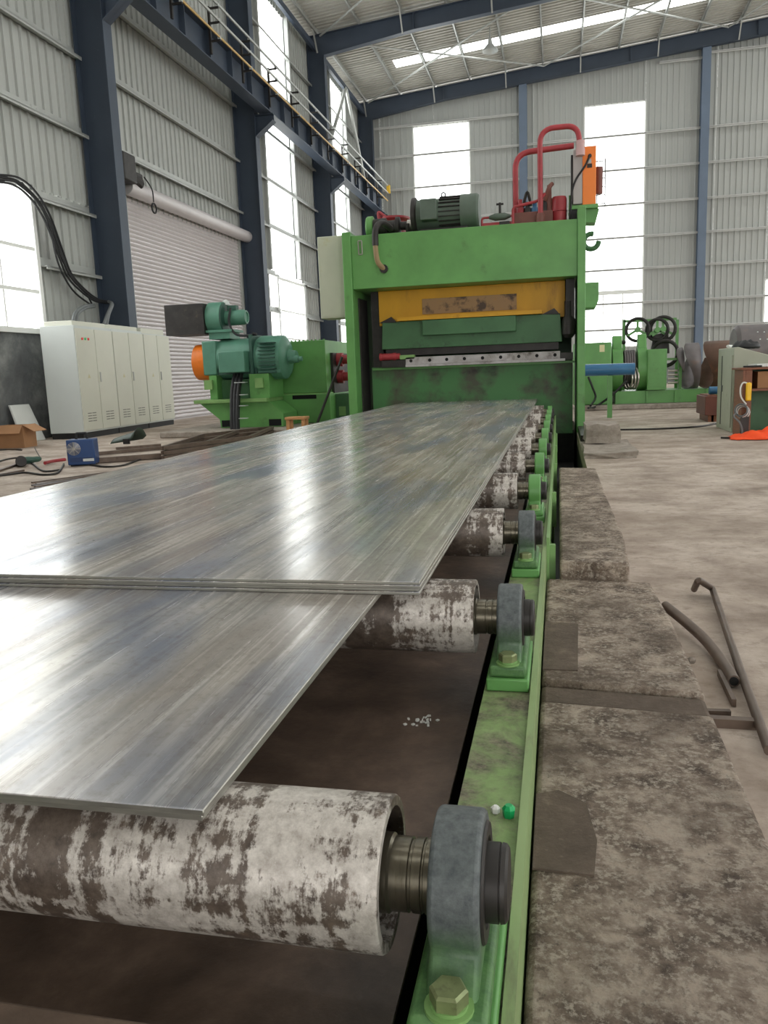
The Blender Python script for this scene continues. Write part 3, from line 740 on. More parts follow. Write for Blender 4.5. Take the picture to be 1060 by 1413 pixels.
# broken concrete by the press foot
def lump(label, c, sx, sy, sz, seed, name='concrete_block'):
    random.seed(seed); bm = bmesh.new(); bmesh.ops.create_cube(bm, size=1); bmesh.ops.subdivide_edges(bm, edges=bm.edges, cuts=2, use_grid_fill=True)
    for v in bm.verts: v.co = Vector((v.co.x*sx, v.co.y*sy, v.co.z*sz))+Vector([random.uniform(-.014, .014) for _ in range(3)])
    for v in bm.verts: v.co.z = max(v.co.z, -sz/2)
    me = bpy.data.meshes.new(name); bm.to_mesh(me); bm.free(); me.materials.append(BLOCKM)
    o = bpy.data.objects.new(name, me); COL.objects.link(o); o.location = Vector(c)+Vector((0, 0, sz/2)); WL[o] = o.location.copy()
    return tag(o, label, 'concrete block', 'broken concrete by the press')
lump('broken grey concrete block right under the press foot', (.47, 9.35, .062), .36, .6, .2, 3)
lump('low slab of broken concrete in front of the press foot block', (.5, 8.75, .0), .5, 1.3, .06, 4)

# bent pipes on the floor
P = lambda x, y, z: atZ(x, y, z)
t = MB().tube(bend([P(958, 813, .02), P(964, 800, .09), P(983, 812, .022), P(1020, 920, .02), P(1062, 1036, .02)], .03), .0125, 12).build('bent_rod', TUBEM); tag(t, 'long brown steel rod with a hooked end on the right floor', 'rod')
t = thing('steel_pipe', 'bent brown steel pipe lying against the slab edge', 'pipe', P(970, 885, .02))
pp = smoothpath([P(918, 836, .06), P(948, 860, .045), P(975, 885, .03), P(998, 915, .022), P(1013, 940, .022)], 6)
MB().tube(pp, .017, 14).build('pipe_body', TUBEM, t)
dv = (pp[-1]-pp[-2]).normalized(); MB().cyl(pp[-1], pp[-1]+dv*.002, .0125, n=14).build('bore', HOLE, t)
o = MB().bar(P(993, 928, .012), P(1013, 970, .012), .012, .02).build('steel_strip', TUBEM); tag(o, 'short rusty steel strip beside the open pipe end', 'steel scrap')
o = MB().bar(P(978, 995, .012), P(1047, 999, .012), .024, .024).build('steel_offcut', TUBEM); tag(o, 'dark square bar offcut at the slab edge under the rod', 'steel scrap')
o = MB().bar(P(976, 983, .01), P(1008, 984, .01), .016, .016).build('steel_offcut', TUBEM); tag(o, 'shorter dark bar offcut behind the other offcut', 'steel scrap')
o = MB().lathe(P(954, 914, 0), (0,0,1), [(0, .012), (.01, .014), (.016, .006)], 6).build('stone_chip', BLOCKM); tag(o, 'pale stone chip on the floor by the slab edge', 'stone')

# ------------------------------------------------------------------ the press / shear
YM = 11.4
def mx(px, py, Y=YM): return atY(px, py, Y)
PR = thing('plate_shear', 'big green portal plate shear at the end of the conveyor', 'machine', (-1.3, YM, 0))
for x0, x1, z1 in ((-2.985, -2.86, 2.88), (.25, .355, 2.98)):
    MB().box(x0, x1, YM, YM+1.9, -.05, z1).build('side_frame', GREEN, PR, bevel=.008)
MB().box(-2.859, .249, YM+.04, YM+1.85, 2.1, 2.83).build('top_beam', GREEN, PR, bevel=.006)
MB().box(-2.75, .2, YM+.56, YM+1.7, -.05, 1.0).build('bed', GDIRTY, PR)
MB().box(-2.72, .235, YM+.48, YM+.56, .955, .985).build('bed_ledge', GREEN, PR)
MB().box(-2.75, .2, YM+1.72, YM+1.8, 1.0, 2.1).build('rear_plate', GREEN_D, PR)
# yellow clamp beam
Yy = YM+.5
a = mx(522, 404, Yy); b = mx(780, 437, Yy)
zt = 2.098; yb_ = MB(); yb_.box(a.x, b.x, Yy, Yy+.5, b.z-.0, zt); yb = yb_.build('clamp_beam', YELLOW, PR, bevel=.006)
p0 = mx(583, 434, Yy-.012); p1 = mx(713, 405, Yy-.012)
MB().box(p0.x, p1.x, Yy-.012, Yy-.0005, p0.z, p1.z).build('worn_plate', YWORN, yb, bevel=.002)['label'] = 'scraped bare patch plate'
l0 = mx(548, 443, Yy-.18)
MB().box(l0.x, mx(748, 440, Yy-.18).x, Yy-.18, Yy-.0005, l0.z, l0.z+.05).build('lip', YELLOW, yb)
for px in (535, 760): 
    q = mx(px, 440, Yy-.1); MB().prism([(q.x-.13, Yy-.08, l0.z-.01), (q.x+.13, Yy-.08, l0.z-.02), (q.x+.05, Yy-.08, l0.z+.07)], (0, .07, 0)).build('torn_guard', DARK, yb)
# blade holder
Yh = YM+.42
h0 = mx(527, 478, Yh); h1 = mx(776, 446, Yh); bz0, bz1 = mx(650, 477, Yh).z, l0.z-.005
hold = MB().prism([(h0.x, Yh, bz0), (h1.x, Yh, bz0), (h1.x-.03, Yh, bz1), (h0.x+.02, Yh, bz1)], (0, .4, 0)).build('blade_holder', GREEN_D, PR, bevel=.006)
c0 = mx(583, 463, Yh-.1); c1 = mx(712, 446, Yh-.1)
MB().box(c0.x, c1.x, Yh-.1, Yh-.0005, c0.z, bz1-.002).build('holder_box', GREEN_D, hold, bevel=.008)
for px in (562, 587, 612, 637, 662, 688, 713, 738, 765):
    q = mx(px, 472, Yh); MB().lathe((q.x, Yh, bz0+.045), (0,-1,0), [(0, .022), (.018, .022)], 6).build('bolt', GREEN_D, hold)
MB().box(h0.x+.05, h1.x-.05, Yh+.05, Yh+.3, bz0-.1, bz0).build('upper_blade', DARK, PR)
# lower blade
Yk = YM+.36
k0_, k1_ = mx(560, 503, Yk), mx(770, 487, Yk)
zb0, zb1 = 1.02, 1.125
kn = MB().box(k0_.x, k1_.x+.03, Yk, Yk+.1, zb0, zb1).build('lower_blade', BLADE, PR, bevel=.004)
MB().box(k0_.x+.0, k1_.x+.1, Yk-.02, Yk+.12, .986, zb0-.001).build('blade_seat', BLADE, PR)
for px in (567, 593, 616.5, 641, 666, 691, 716, 741, 766):
    q = mx(px, 495, Yk); MB().cyl((q.x, Yk-.0006, .5*(zb0+zb1)), (q.x, Yk+.004, .5*(zb0+zb1)), .024, n=14).build('bolt_hole', HOLE, kn)
MB().box(-2.55, k0_.x-.002, Yk+.01, Yk+.1, .99, 1.09).build('blade_end', DARK, PR)
MB().box(k1_.x+.032, .2, Yk+.01, Yk+.1, 1.0, 1.1).build('blade_end', DARK, PR)
q = mx(524, 490, Yk); MB().lathe((q.x, Yk+.02, 1.145), (1,0,0), [(0, .055), (.03, .055), (.03, .048), (.2, .048), (.2, .055), (.24, .055), (.24, .045), (.3, .045)], 18).build('coupling', RED, PR)
MB().box(q.x+.3, q.x+.52, Yk+.0, Yk+.08, 1.1, 1.16).build('coupling_block', GREEN_L, PR)
# guides
MB().box(-2.72, -2.56, YM+.55, YM+1.0, 1.0, 2.1).build('guide', DARK, PR)
MB().box(.1, .215, YM+.3, YM+.8, 1.42, 2.09).build('guide', DARK, PR)
MB().lathe((.14, YM+.35, 1.3), (0,0,1), [(0, .05), (.05, .09), (.25, .09), (.3, .06), (.5, .06)], 16).build('cylinder', DARK, PR)
MB().box(-2.858, -2.84, YM+.3, YM+.8, .2, 2.0).build('wear_plate', DARK, PR)
# small handle on the beam, side box, hook
sp = mx(497, 342, YM+.035); MB().tube(bend([(sp.x-.02, YM+.03, sp.z-.09), (sp.x-.02, YM+.01, sp.z+.09), (sp.x+.03, YM+.01, sp.z+.09), (sp.x+.03, YM+.03, sp.z-.09), (sp.x-.02, YM+.03, sp.z-.09)], .01), .01, 6).build('slot_handle', STEEL, PR)
q0 = mx(809, 425, YM+.3); q1 = mx(824, 389, YM+.3)
MB().prism([(.356, YM+.3, q0.z), (.5, YM+.3, q0.z), (.54, YM+.3, q0.z+.1), (.54, YM+.3, q1.z), (.356, YM+.3, q1.z)], (0, .5, 0)).build('side_box', GREEN, PR, bevel=.008)
q = mx(811, 332, YM+.3); MB().torus((.44, YM+.4, q.z), (0,1,0), .1, .035, 18, 8, .8).build('lifting_hook', GREEN_D, PR)
# foot clutter
MB().box(.26, .52, 9.8, YM-.002, .001, .09).build('foot_plate', DARK, PR)
MB().box(.25, .355, YM-.0, YM+1.9, -.69, -.051).build('footing', GREEN_D, PR)
# white box
q0 = mx(443, 440, YM+.2); q1 = mx(478, 324, YM+.2)
jb_ = MB().box(q0.x, -2.9855, YM+.2, YM+.6, q0.z, q1.z).build('junction_box', WHITEP, PR, bevel=.01); jb_['label'] = 'off white sheet metal box on the left flank'
MB().box(q0.x+.03, -3.02, YM+.19, YM+.1995, q0.z+.03, q1.z-.03).build('door', WHITEP, jb_)

# ---- power pack on top
ZT = 2.832
YT = YM+.55
def tx(px, py): return atY(px, py, YT)
mo = thing('electric_motor', 'dusty grey green electric motor lying on top of the green shear', 'motor', (tx(615, 300).x, YT, ZT))
c = tx(615, 293); R = .235; cz = ZT+.05+R
xa, xb, xc, xd = tx(577, 293).x, tx(608, 293).x, tx(637, 293).x, tx(662, 293).x
MB().lathe((xa, YT, cz), (1,0,0), [(0, R*.92), (xc-xa, R*.92)], 32).build('stator', IRONG := paint('motor_grey_green', (84, 98, 86), .12, .5, scale=6, dirt=(84, 84, 74), dirt_amt=.08, dscale=7), mo)
fi = MB()
for i in range(22):
    a_ = 2*PI*i/22; fi.bar((xb, YT+math.cos(a_)*R*.95, cz+math.sin(a_)*R*.95), (xc, YT+math.cos(a_)*R*.95, cz+math.sin(a_)*R*.95), .012, .035, up=(0, math.cos(a_), math.sin(a_)))
fi.build('cooling_fins', DARK, mo)
MB().lathe((xc, YT, cz), (1,0,0), [(0, R*1.05), (xd-xc-.03, R*1.05), (xd-xc, R*.95)], 32).build('fan_cover', IRONG, mo)
MB().lathe((xa-.09, YT, cz), (1,0,0), [(0, R*.7), (.02, R*1.08), (.07, R*1.08), (.09, R*.95)], 32).build('end_flange', DARK, mo)
MB().box(tx(585, 290).x, tx(607, 290).x, YT-R-.12, YT-R*.6, cz-.12, cz+.16).build('terminal_box', IRONG, mo, bevel=.012)
MB().box(xa+.05, xc+.1, YT-.2, YT+.2, ZT+.0005, ZT+.07).build('foot', DARK, mo)
MB().torus((tx(612, 272).x, YT, cz+R+.03), (0,1,0), .03, .01, 12, 6).build('lifting_eye', DARK, mo)
pu = thing('hydraulic_pump', 'dark hydraulic pump with green disc left of the top motor', 'pump', (tx(530, 310).x, YT, ZT))
x0 = tx(507, 310).x
MB().lathe((x0, YT, ZT+.17), (1,0,0), [(0, .15), (.02, .165), (.09, .165), (.1, .15)], 24).build('end_disc', GREEN, pu)
MB().lathe((x0+.101, YT, ZT+.17), (1,0,0), [(0, .12), (.18, .13), (.2, .09), (.32, .09), (.33, .13), (.38, .13), (.4, .06), (.68, .06)], 20).build('pump_body', DARK, pu)
MB().lathe((x0+.6, YT, ZT+.17), (1,0,0), [(0, .08), (.06, .08), (.06, .06), (.09, .06), (.09, .08), (xa-.095-x0-.6, .08)], 18).build('shaft_coupling', STEEL, pu)
MB().box(x0+.1, x0+.6, YT-.1, YT+.1, ZT+.0005, ZT+.06).build('pump_foot', DARK, pu)
gd = MB(); gd.torus((x0+.62, YT, ZT+.17), (1,0,0), .16, .03, 16, 6, .5); gd.build('coupling_guard', DARK, pu)
rs = thing('red_tank', 'small red oil tank behind the pump on the shear top', 'tank', (tx(548, 300).x, YT+.45, ZT))
q = atY(548, 300, YT+.45)
MB().lathe((q.x-.05, YT+.45, ZT+.0005), (0,0,1), [(0, .2), (.3, .2), (.34, .24), (.37, .24)], 24).build('tank_body', RED, rs)
MB().tube(bend([(q.x-.2, YT+.3, ZT+.1), (q.x-.25, YT+.25, ZT+.45), (q.x, YT+.3, ZT+.25)], .05), .025, 8).build('pipe', RED, rs)
hs = smoothpath([atY(540, 316, YM+.3), atY(528, 308, YM+.1), atY(519, 315, YM-.05), atY(518, 335, YM-.07), atY(521, 360, YM-.05), atY(530, 371, YM+.038)], 6)
t = thing('hydraulic_hose', 'thick grey hydraulic hose bending down over the front of the green beam', 'hose', hs[-1])
n = len(hs); MB().tube(hs[:int(n*.66)], .045, 12).build('hose', DARK, t); MB().tube(hs[int(n*.66)-1:], .036, 12).build('hose_end', paint('tan_hose', (150, 128, 92), .1, .6), t)
MB().lathe(Vector((hs[-1].x, YM+.039, hs[-1].z)), (0,-1,0), [(0, .06), (.03, .06)], 12).build('hose_flange', DARK, t)
# valve and small red pipe
va = thing('gate_valve', 'small dark valve with stem on a red pipe right of the top motor', 'valve', (tx(688, 298).x, YT, ZT))
x0, x1 = xd+.03, tx(706, 300).x
MB().cyl((x0, YT, ZT+.07), (x1, YT, ZT+.07), .05, n=14).build('pipe', RED, va)
MB().lathe((tx(675, 295).x, YT, ZT+.19), (1,0,0), [(0, .02), (.08, .05), (.22, .05), (.3, .02)], 14).build('valve_body', IRONG, va)
MB().cyl((tx(690, 290).x, YT, ZT+.22), (tx(690, 290).x, YT, ZT+.38), .018, n=8).cyl((tx(690, 290).x-.05, YT, ZT+.36), (tx(690, 290).x+.05, YT, ZT+.36), .015, n=8).build('valve_stem', DARK, va)
MB().tube(bend([(x0, YT, ZT+.02), (x0, YT, ZT+.19), (x1+.0, YT, ZT+.19)], .04), .015, 8).build('thin_pipe', RED, va)
MB().box(tx(690, 303).x, tx(704, 303).x, YT-.15, YT-.06, ZT+.0005, ZT+.1).build('clamp', DARK, va)
# manifold
mf = thing('valve_manifold', 'dirty red hydraulic manifold block with fittings on the shear top', 'manifold', (tx(740, 295).x, YT, ZT))
x0, x1 = tx(709, 300).x, tx(763, 300).x
MB().box(x0, x1, YT-.15, YT+.25, ZT+.0005, ZT+.2).build('block', MAROON, mf, bevel=.008)
MB().tube(bend([(x0, YT-.17, ZT+.05), (x0, YT-.17, ZT+.27), (x0+.35, YT-.17, ZT+.33), (x1-.1, YT-.17, ZT+.42)], .05), .02, 8).build('hand_rail', RED, mf)
for px, h, m_ in ((718, .2, RED), (728, .16, DARK), (738, .15, BLUET), (752, .26, DARK), (758, .36, MAROON)):
    xx = tx(px, 290).x; MB().lathe((xx, YT+.02, ZT+.2), (0,0,1), [(0, .05), (h*.5, .05), (h*.5, .035), (h, .03)], 10).build('fitting', m_, mf)
MB().tube(smoothpath([(tx(752, 280).x, YT-.05, ZT+.35), (tx(758, 275).x, YT-.1, ZT+.5), (tx(762, 265).x, YT-.05, ZT+.56)]), .03, 8).build('elbow', MAROON, mf)
MB().tube(smoothpath([(tx(722, 285).x, YT, ZT+.3), (tx(728, 270).x, YT-.05, ZT+.48), (tx(733, 285).x, YT, ZT+.3)]), .02, 8).build('elbow', DARK, mf)
ac = thing('red_cylinder', 'upright red cylinder right of the manifold on the shear top', 'tank', (tx(772, 290).x, YT, ZT))
MB().lathe((tx(772, 290).x, YT, ZT+.0005), (0,0,1), [(0, .1), (.36, .1), (.39, .09)], 20).torus((tx(772, 290).x, YT, ZT+.2), (0,0,1), .1, .008, 20, 6).build('cylinder_body', RED, ac)
MB().box(tx(781, 290).x+.04, tx(786, 290).x+.06, YT+.1, YT+.3, ZT+.0005, ZT+.42).build('backing_post', GREEN, ac)
# red pipes
t = thing('red_pipe', 'taller red pipe arching from the manifold to the orange box', 'pipe', (tx(746, 300).x, YT-.16, ZT))
pA = [atY(746, 300, YT-.2), atY(745, 178, YT-.2), atY(797, 173, YT-.2), atY(801, 205, YT-.2)]; pA[0].z = ZT+.0
MB().tube(bend(pA, .2, 7), .036, 14).build('pipe', RED, t)
MB().lathe(pA[0], (0,0,1), [(0, .058), (.14, .058), (.16, .045)], 16).build('sleeve', MAROON, t)
MB().lathe(pA[-1], (0,0,1), [(-.09, .06), (.0, .06), (.0, .052), (.07, .052), (.07, .058), (.1, .058)], 14).build('socket', paint('faded_pink', (196, 160, 158), .1, .5), t)
t = thing('red_pipe', 'shorter red pipe bending behind the taller red pipe', 'pipe', (tx(713, 300).x, YT+.1, ZT))
pB = [atY(712, 300, YT+.15), atY(711, 212, YT+.15), atY(792, 201, YT+.15)]; pB[0].z = ZT+.2
MB().tube(bend(pB, .22, 7), .04, 14).build('pipe', RED, t)
# orange control box
q0 = atY(791, 282, YT-.1); q1 = atY(823, 204, YT-.1); xm = atY(804, 240, YT-.1).x
cb = thing('control_box', 'control box with orange front and grey side standing on the shear top corner', 'control box', (xm, YT-.1, q0.z))
MB().box(q0.x+.0, xm, YT-.1, YT+.3, q0.z, q1.z-.0).build('grey_half', paint('pale_grey_box', (176, 170, 168), .05, .5), cb, bevel=.006)
MB().box(xm+.001, q1.x, YT-.11, YT+.28, q0.z-.02, q1.z+.03).build('orange_door', paint('orange_box', (240, 130, 48), .06, .45), cb, bevel=.006)
MB().box(q0.x-.03, q0.x-.001, YT-.05, YT+.3, q0.z+.05, q1.z-.05).build('rear_plate', DARK, cb)
z_ = atY(815, 225, YT-.1).z; xx = atY(814, 220, YT-.1).x
MB().box(xx-.035, xx+.03, YT-.115, YT-.1105, z_-.06, z_-.01).build('label_plate', DARK, cb)
MB().box(xx-.03, xx+.02, YT-.115, YT-.1105, z_-.005, z_+.05).build('switch_plate', STEEL, cb)
MB().lathe((xx, YT-.111, z_+.09), (0,-1,0), [(0, .025), (.03, .022)], 12).build('switch', BLACK, cb)
MB().tube(smoothpath([(xx, YT-.15, z_+.09), atY(808, 228, YT-.16), atY(796, 246, YT-.16), atY(790, 262, YT-.16), (atY(788, 280, YT-.16).x, YT-.16, ZT+.25), (atY(787, 300, YT-.16).x, YT-.16, ZT+.02)]), .014, 8).build('cable', BLACK, cb)
MB().box(q0.x-.06, q1.x+.03, YT-.14, YT+.35, q0.z-.07, q0.z-.022).build('shelf', GREEN, cb)
MB().box(atY(786, 290, YT).x-.0, atY(800, 290, YT).x-.01, YT-.1, YT+.1, ZT+.06, q0.z-.072).build('socket_block', BLACK, cb)
MB().prism([(.357, YT-.05, q0.z-.07), (.55, YT-.05, q0.z-.07), (.5, YT-.05, q0.z-.25), (.357, YT-.05, ZT+.02)], (0, .3, 0)).build('bracket', GREEN, cb)
cg = MB(); xg0, xg1 = q1.x+.02, q1.x+.13
for x in (xg0, xg1): cg.bar((x, YT+.1, q0.z-.02), (x, YT+.1, q1.z-.1), .014)
for i in range(6): z = q0.z+.02+i*(q1.z-q0.z-.15)/5; cg.bar((xg0-.03, YT+.1, z), (xg1, YT+.1, z), .01)
cg.build('cage', IRON, cb); MB().cyl((xg0+.03, YT+.12, q0.z+.15), (xg0+.03, YT+.12, q1.z-.2), .05, n=12).build('cylinder', MAROON, cb)

# ------------------------------------------------------------------ drive motor unit on the left
YD = 12.7
def dx(px, py, Y=YD): return atY(px, py, Y)
t = MB().box(-6.35, -3.3, 12.0, 16.2, 0, .1).build('plinth', BLOCKM, bevel=.02, loc=(-5, 13, 0)); tag(t, 'low concrete plinth under the green gearbox and drive motor', 'plinth')
DB = thing('machine_base', 'green welded base frame under the teal drive motor', 'machine base', (-4.9, YD, .1))
bx = [dx(272, 558), dx(370, 558), dx(400, 588), dx(306, 590)]
body = MB(); zt = .52
body.prism([(dx(277, 560).x, YD-.02, zt), (dx(372, 556).x, YD-.02, zt), (dx(392, 575).x, YD-.02, .32), (dx(392, 588).x, YD-.02, .105), (dx(306, 590).x, YD-.02, .105), (dx(304, 580).x, YD-.02, .25)], (0, .72, 0))
body.build('base_body', GREEN, DB)
MB().box(dx(271, 555).x, dx(371, 555).x, YD-.1, YD+.72, zt+.001, zt+.06).build('base_flange', GREEN_L, DB, bevel=.004)
for p_, q_ in ((307, 321), (372, 389)): MB().box(dx(p_, 585).x, dx(q_, 585).x, YD-.023, YD-.0203, .12, .23).build('pocket', HOLE, DB)
for p_, q_ in ((284, 295), (354, 365)): MB().box(dx(p_, 535).x, dx(q_, 535).x, YD-.06, YD+.05, .75, dx(300, 524).z).build('lug', GREEN_L, DB)
for p_, q_ in ((290, 300), (345, 372)): MB().box(dx(p_, 540).x, dx(q_, 540).x, YD+.0, YD+.7, zt+.061, .98).build('pedestal', GREEN, DB)
MB().box(dx(300, 540).x, dx(352, 540).x, YD+.2, YD+.7, zt+.061, .9).build('mid_web', GREEN_D, DB)
# motor
YC = YD+.38
DM = thing('drive_motor', 'teal drive motor with terminal box on the green base', 'motor', (-5.2, YC, .98))
mzc = 1.24; xl, xr = dx(278, 490).x, dx(392, 495).x
MB().box(dx(278, 500).x, dx(297, 500).x, YC-.33, YC+.33, .985, 1.55).build('rear_housing', TEAL, DM, bevel=.02)
MB().lathe((dx(297, 500).x, YC, mzc), (1,0,0), [(0, .34), (dx(352, 500).x-dx(297, 500).x, .34)], 32).build('stator', TEAL, DM)
MB().box(dx(297, 500).x, dx(352, 500).x, YC-.3, YC+.3, .985, 1.2).build('motor_foot', TEAL_D, DM)
MB().lathe((dx(352, 500).x, YC, mzc), (1,0,0), [(0, .36), (.04, .37), (.4, .36), (.45, .3), (.47, .12), (.6, .1)], 32).build('end_shield', TEAL, DM)
fi = MB()
for i in range(9): z = mzc-.25+i*.06; fi.box(dx(353, 500).x+.05, dx(353, 500).x+.33, YC-.4, YC-.2, z, z+.015)
fi.build('cooling_fins', TEAL_D, DM)
MB().box(dx(353, 500).x, dx(392, 500).x-.1, YC-.3, YC+.3, .985, 1.06).build('front_foot', TEAL, DM)
MB().box(dx(307, 500).x, dx(343, 500).x, YC-.56, YC-.2, dx(320, 516).z+.02, dx(320, 485).z).build('terminal_box', TEAL, DM, bevel=.015)
MB().box(dx(345, 500).x, dx(349, 500).x, YC-.38, YC+.38, .985, 1.62).build('band', TEAL_D, DM)
MB().lathe((dx(392, 495).x, YC-.1, dx(400, 495).z), (1,0,0), [(0, .04), (.08, .04), (.08, .06), (.16, .06), (.16, .04), (.22, .04)], 14).build('encoder', TEAL, DM)
t = thing('brake_drum', 'orange drum at the outer end of the teal drive motor', 'drum', (dx(268, 500).x, YC, 1.2))
MB().lathe((dx(259, 500).x, YC, mzc-.03), (1,0,0), [(0, .24), (.03, .3), (.2, .31), (.27, .3)], 32).build('drum', ORANGE, t)
MB().lathe((dx(259, 500).x+.271, YC, mzc-.03), (1,0,0), [(0, .27), (max(.01, xl-dx(259, 500).x-.273), .27)], 24).build('hub', BLACK, t)
# blower
BW = thing('cooling_blower', 'teal blower with dark square outlet on top of the drive motor', 'blower', (dx(300, 460).x, YC, 1.55))
b0, b1 = dx(271, 440), dx(297, 440); bz = dx(285, 438).z
MB().lathe((b0.x+.1, YC, bz), (1,0,0), [(0, .27), (.25, .27)], 28).build('volute', TEAL, BW)
MB().lathe((b0.x+.351, YC, bz), (1,0,0), [(0, .26), (.02, .25), (.03, .15)], 24).build('volute_side', TEAL_D, BW)
MB().lathe((b0.x+.382, YC, bz), (1,0,0), [(0, .12), (.1, .13), (.32, .125), (.36, .11), (.36, .085), (.34, .08)], 20).build('blower_motor', TEAL, BW)
MB().box(b0.x+.42, b0.x+.58, YC-.06, YC+.06, bz+.12, bz+.2).build('terminal_box', TEAL_D, BW)
MB().lathe((b0.x+.36, YC+.05, bz+.22), (0,0,1), [(0, .07), (.06, .05), (.09, .02)], 12).build('oil_cap', LAMPM, BW)
o0, o1 = dx(229, 457, YC-.3), dx(272, 420, YC-.3)
MB().box(o0.x, b0.x+.09, YC-.3, YC+.3, bz-.26, bz+.24).build('outlet_duct', DARK, BW)
MB().box(dx(283, 465).x, dx(312, 465).x, YC-.22, YC+.22, 1.58, bz-.22).build('stand', TEAL, BW)
MB().box(dx(280, 460).x, dx(316, 460).x, YC-.26, YC+.26, bz-.24, bz-.2).build('stand_flange', TEAL, BW)
MB().tube(smoothpath([(b0.x+.5, YC-.1, bz+.15), (b0.x+.5, YC-.2, bz-.1), (b0.x+.65, YC-.25, bz-.3), (b0.x+1.0, YC-.3, 1.62), (dx(347, 468).x, YC-.3, 1.64)]), .02, 8).build('cable', BLACK, BW)
# gearbox
YG = 13.52
GX = thing('gearbox', 'large green box shaped gearbox between the drive motor and the shear', 'gearbox', (-4.2, YG, .1))
g0, g1 = dx(386, 545, YG), dx(448, 469, YG)
MB().box(g0.x, g1.x, YG, YG+1.6, .62, g1.z).build('housing', GREEN, GX, bevel=.01)
gl_ = dx(360, 580, YG)
MB().box(dx(386, 560, YG).x-.1, g1.x+.06, YG-.06, YG+1.65, .105, .6).build('lower_housing', GREEN, GX, bevel=.01)
MB().box(g0.x, g1.x+.03, YG-.03, YG+1.62, .6, .62).build('parting_flange', GREEN_L, GX)
MB().box(dx(405, 545, YG).x, dx(438, 545, YG).x, YG-.063, YG-.0603, .52, .59).build('slot', HOLE, GX)
MB().box(g1.x+.001, g1.x+.05, YG+.3, YG+1.5, .6, 1.3).build('output_cover', DARK, GX)
for i in range(12): MB().lathe((g0.x+.03+i*(g1.x-g0.x-.06)/11, YG+.06, g1.z), (0,0,1), [(0, .018), (.02, .018)], 6).build('bolt', GREEN, GX)
for z in (1.18, .88): MB().lathe((g1.x+.051, YG+.6, z), (1,0,0), [(0, .12), (.1, .12), (.1, .08), (.25, .08), (.25, .12), (.4, .12)], 18).build('coupling', RED, GX)
MB().box(g1.x+.061, g1.x+.35, YG+.3, YG+1.5, .105, .58).build('side_base', GREEN_D, GX)
MB().box(g1.x+.12, g1.x+.24, YG+.285, YG+.2995, .2, .36).build('lug', GREEN_L, GX)
# cable bundle
t = thing('cable_bundle', 'bundle of black cables hanging from the motor terminal box to the floor', 'cables', dx(338, 600, YC-.4))
for i in range(6):
    o_ = (i % 3-1)*.055; d_ = (i//3)*.05
    MB().tube(smoothpath([(dx(328, 516, YC-.4).x+o_, YC-.4+d_, .99), (dx(330, 550, YC-.4).x+o_, YC-.56+d_, .7), (dx(334, 580, YC-.4).x+o_*.9, YC-.72+d_, .3), (dx(337, 600, YC-.4).x+o_*.9, YC-.8+d_, .02)]), .027, 8).build('cable', BLACK, t)
for py in (528, 545, 560, 577):
    q = dx(325+(py-516)*.16, py, YC-.62); MB().cbox((q.x+.0, YC-.4-(.99-q.z)*.36+.0, q.z), .19, .13, .012).build('cable_tie', LAMPM, t)
# wooden stool, leaning bar
q = atZ(411, 594, .1); SZ = .1
t = thing('wooden_stool', 'low rough wooden stool in front of the green gearbox', 'stool', (q.x, q.y, .1))
MB().box(q.x-.16, q.x+.16, q.y-.12, q.y+.12, .27, .31).build('seat', PINE, t, bevel=.006)
for a_ in (-1, 1):
    for b_ in (-1, 1): MB().cbox((q.x+a_*.12, q.y+b_*.08, .186), .05, .04, .167).build('leg', PINE, t)
t = MB().cyl((-3.95, 12.9, .105), (-3.47, 12.95, 1.2), .022, n=8).build('steel_bar', DARK, loc=(-3.95, 12.9, .1)); tag(t, 'thin dark steel bar leaning between gearbox and shear', 'bar')

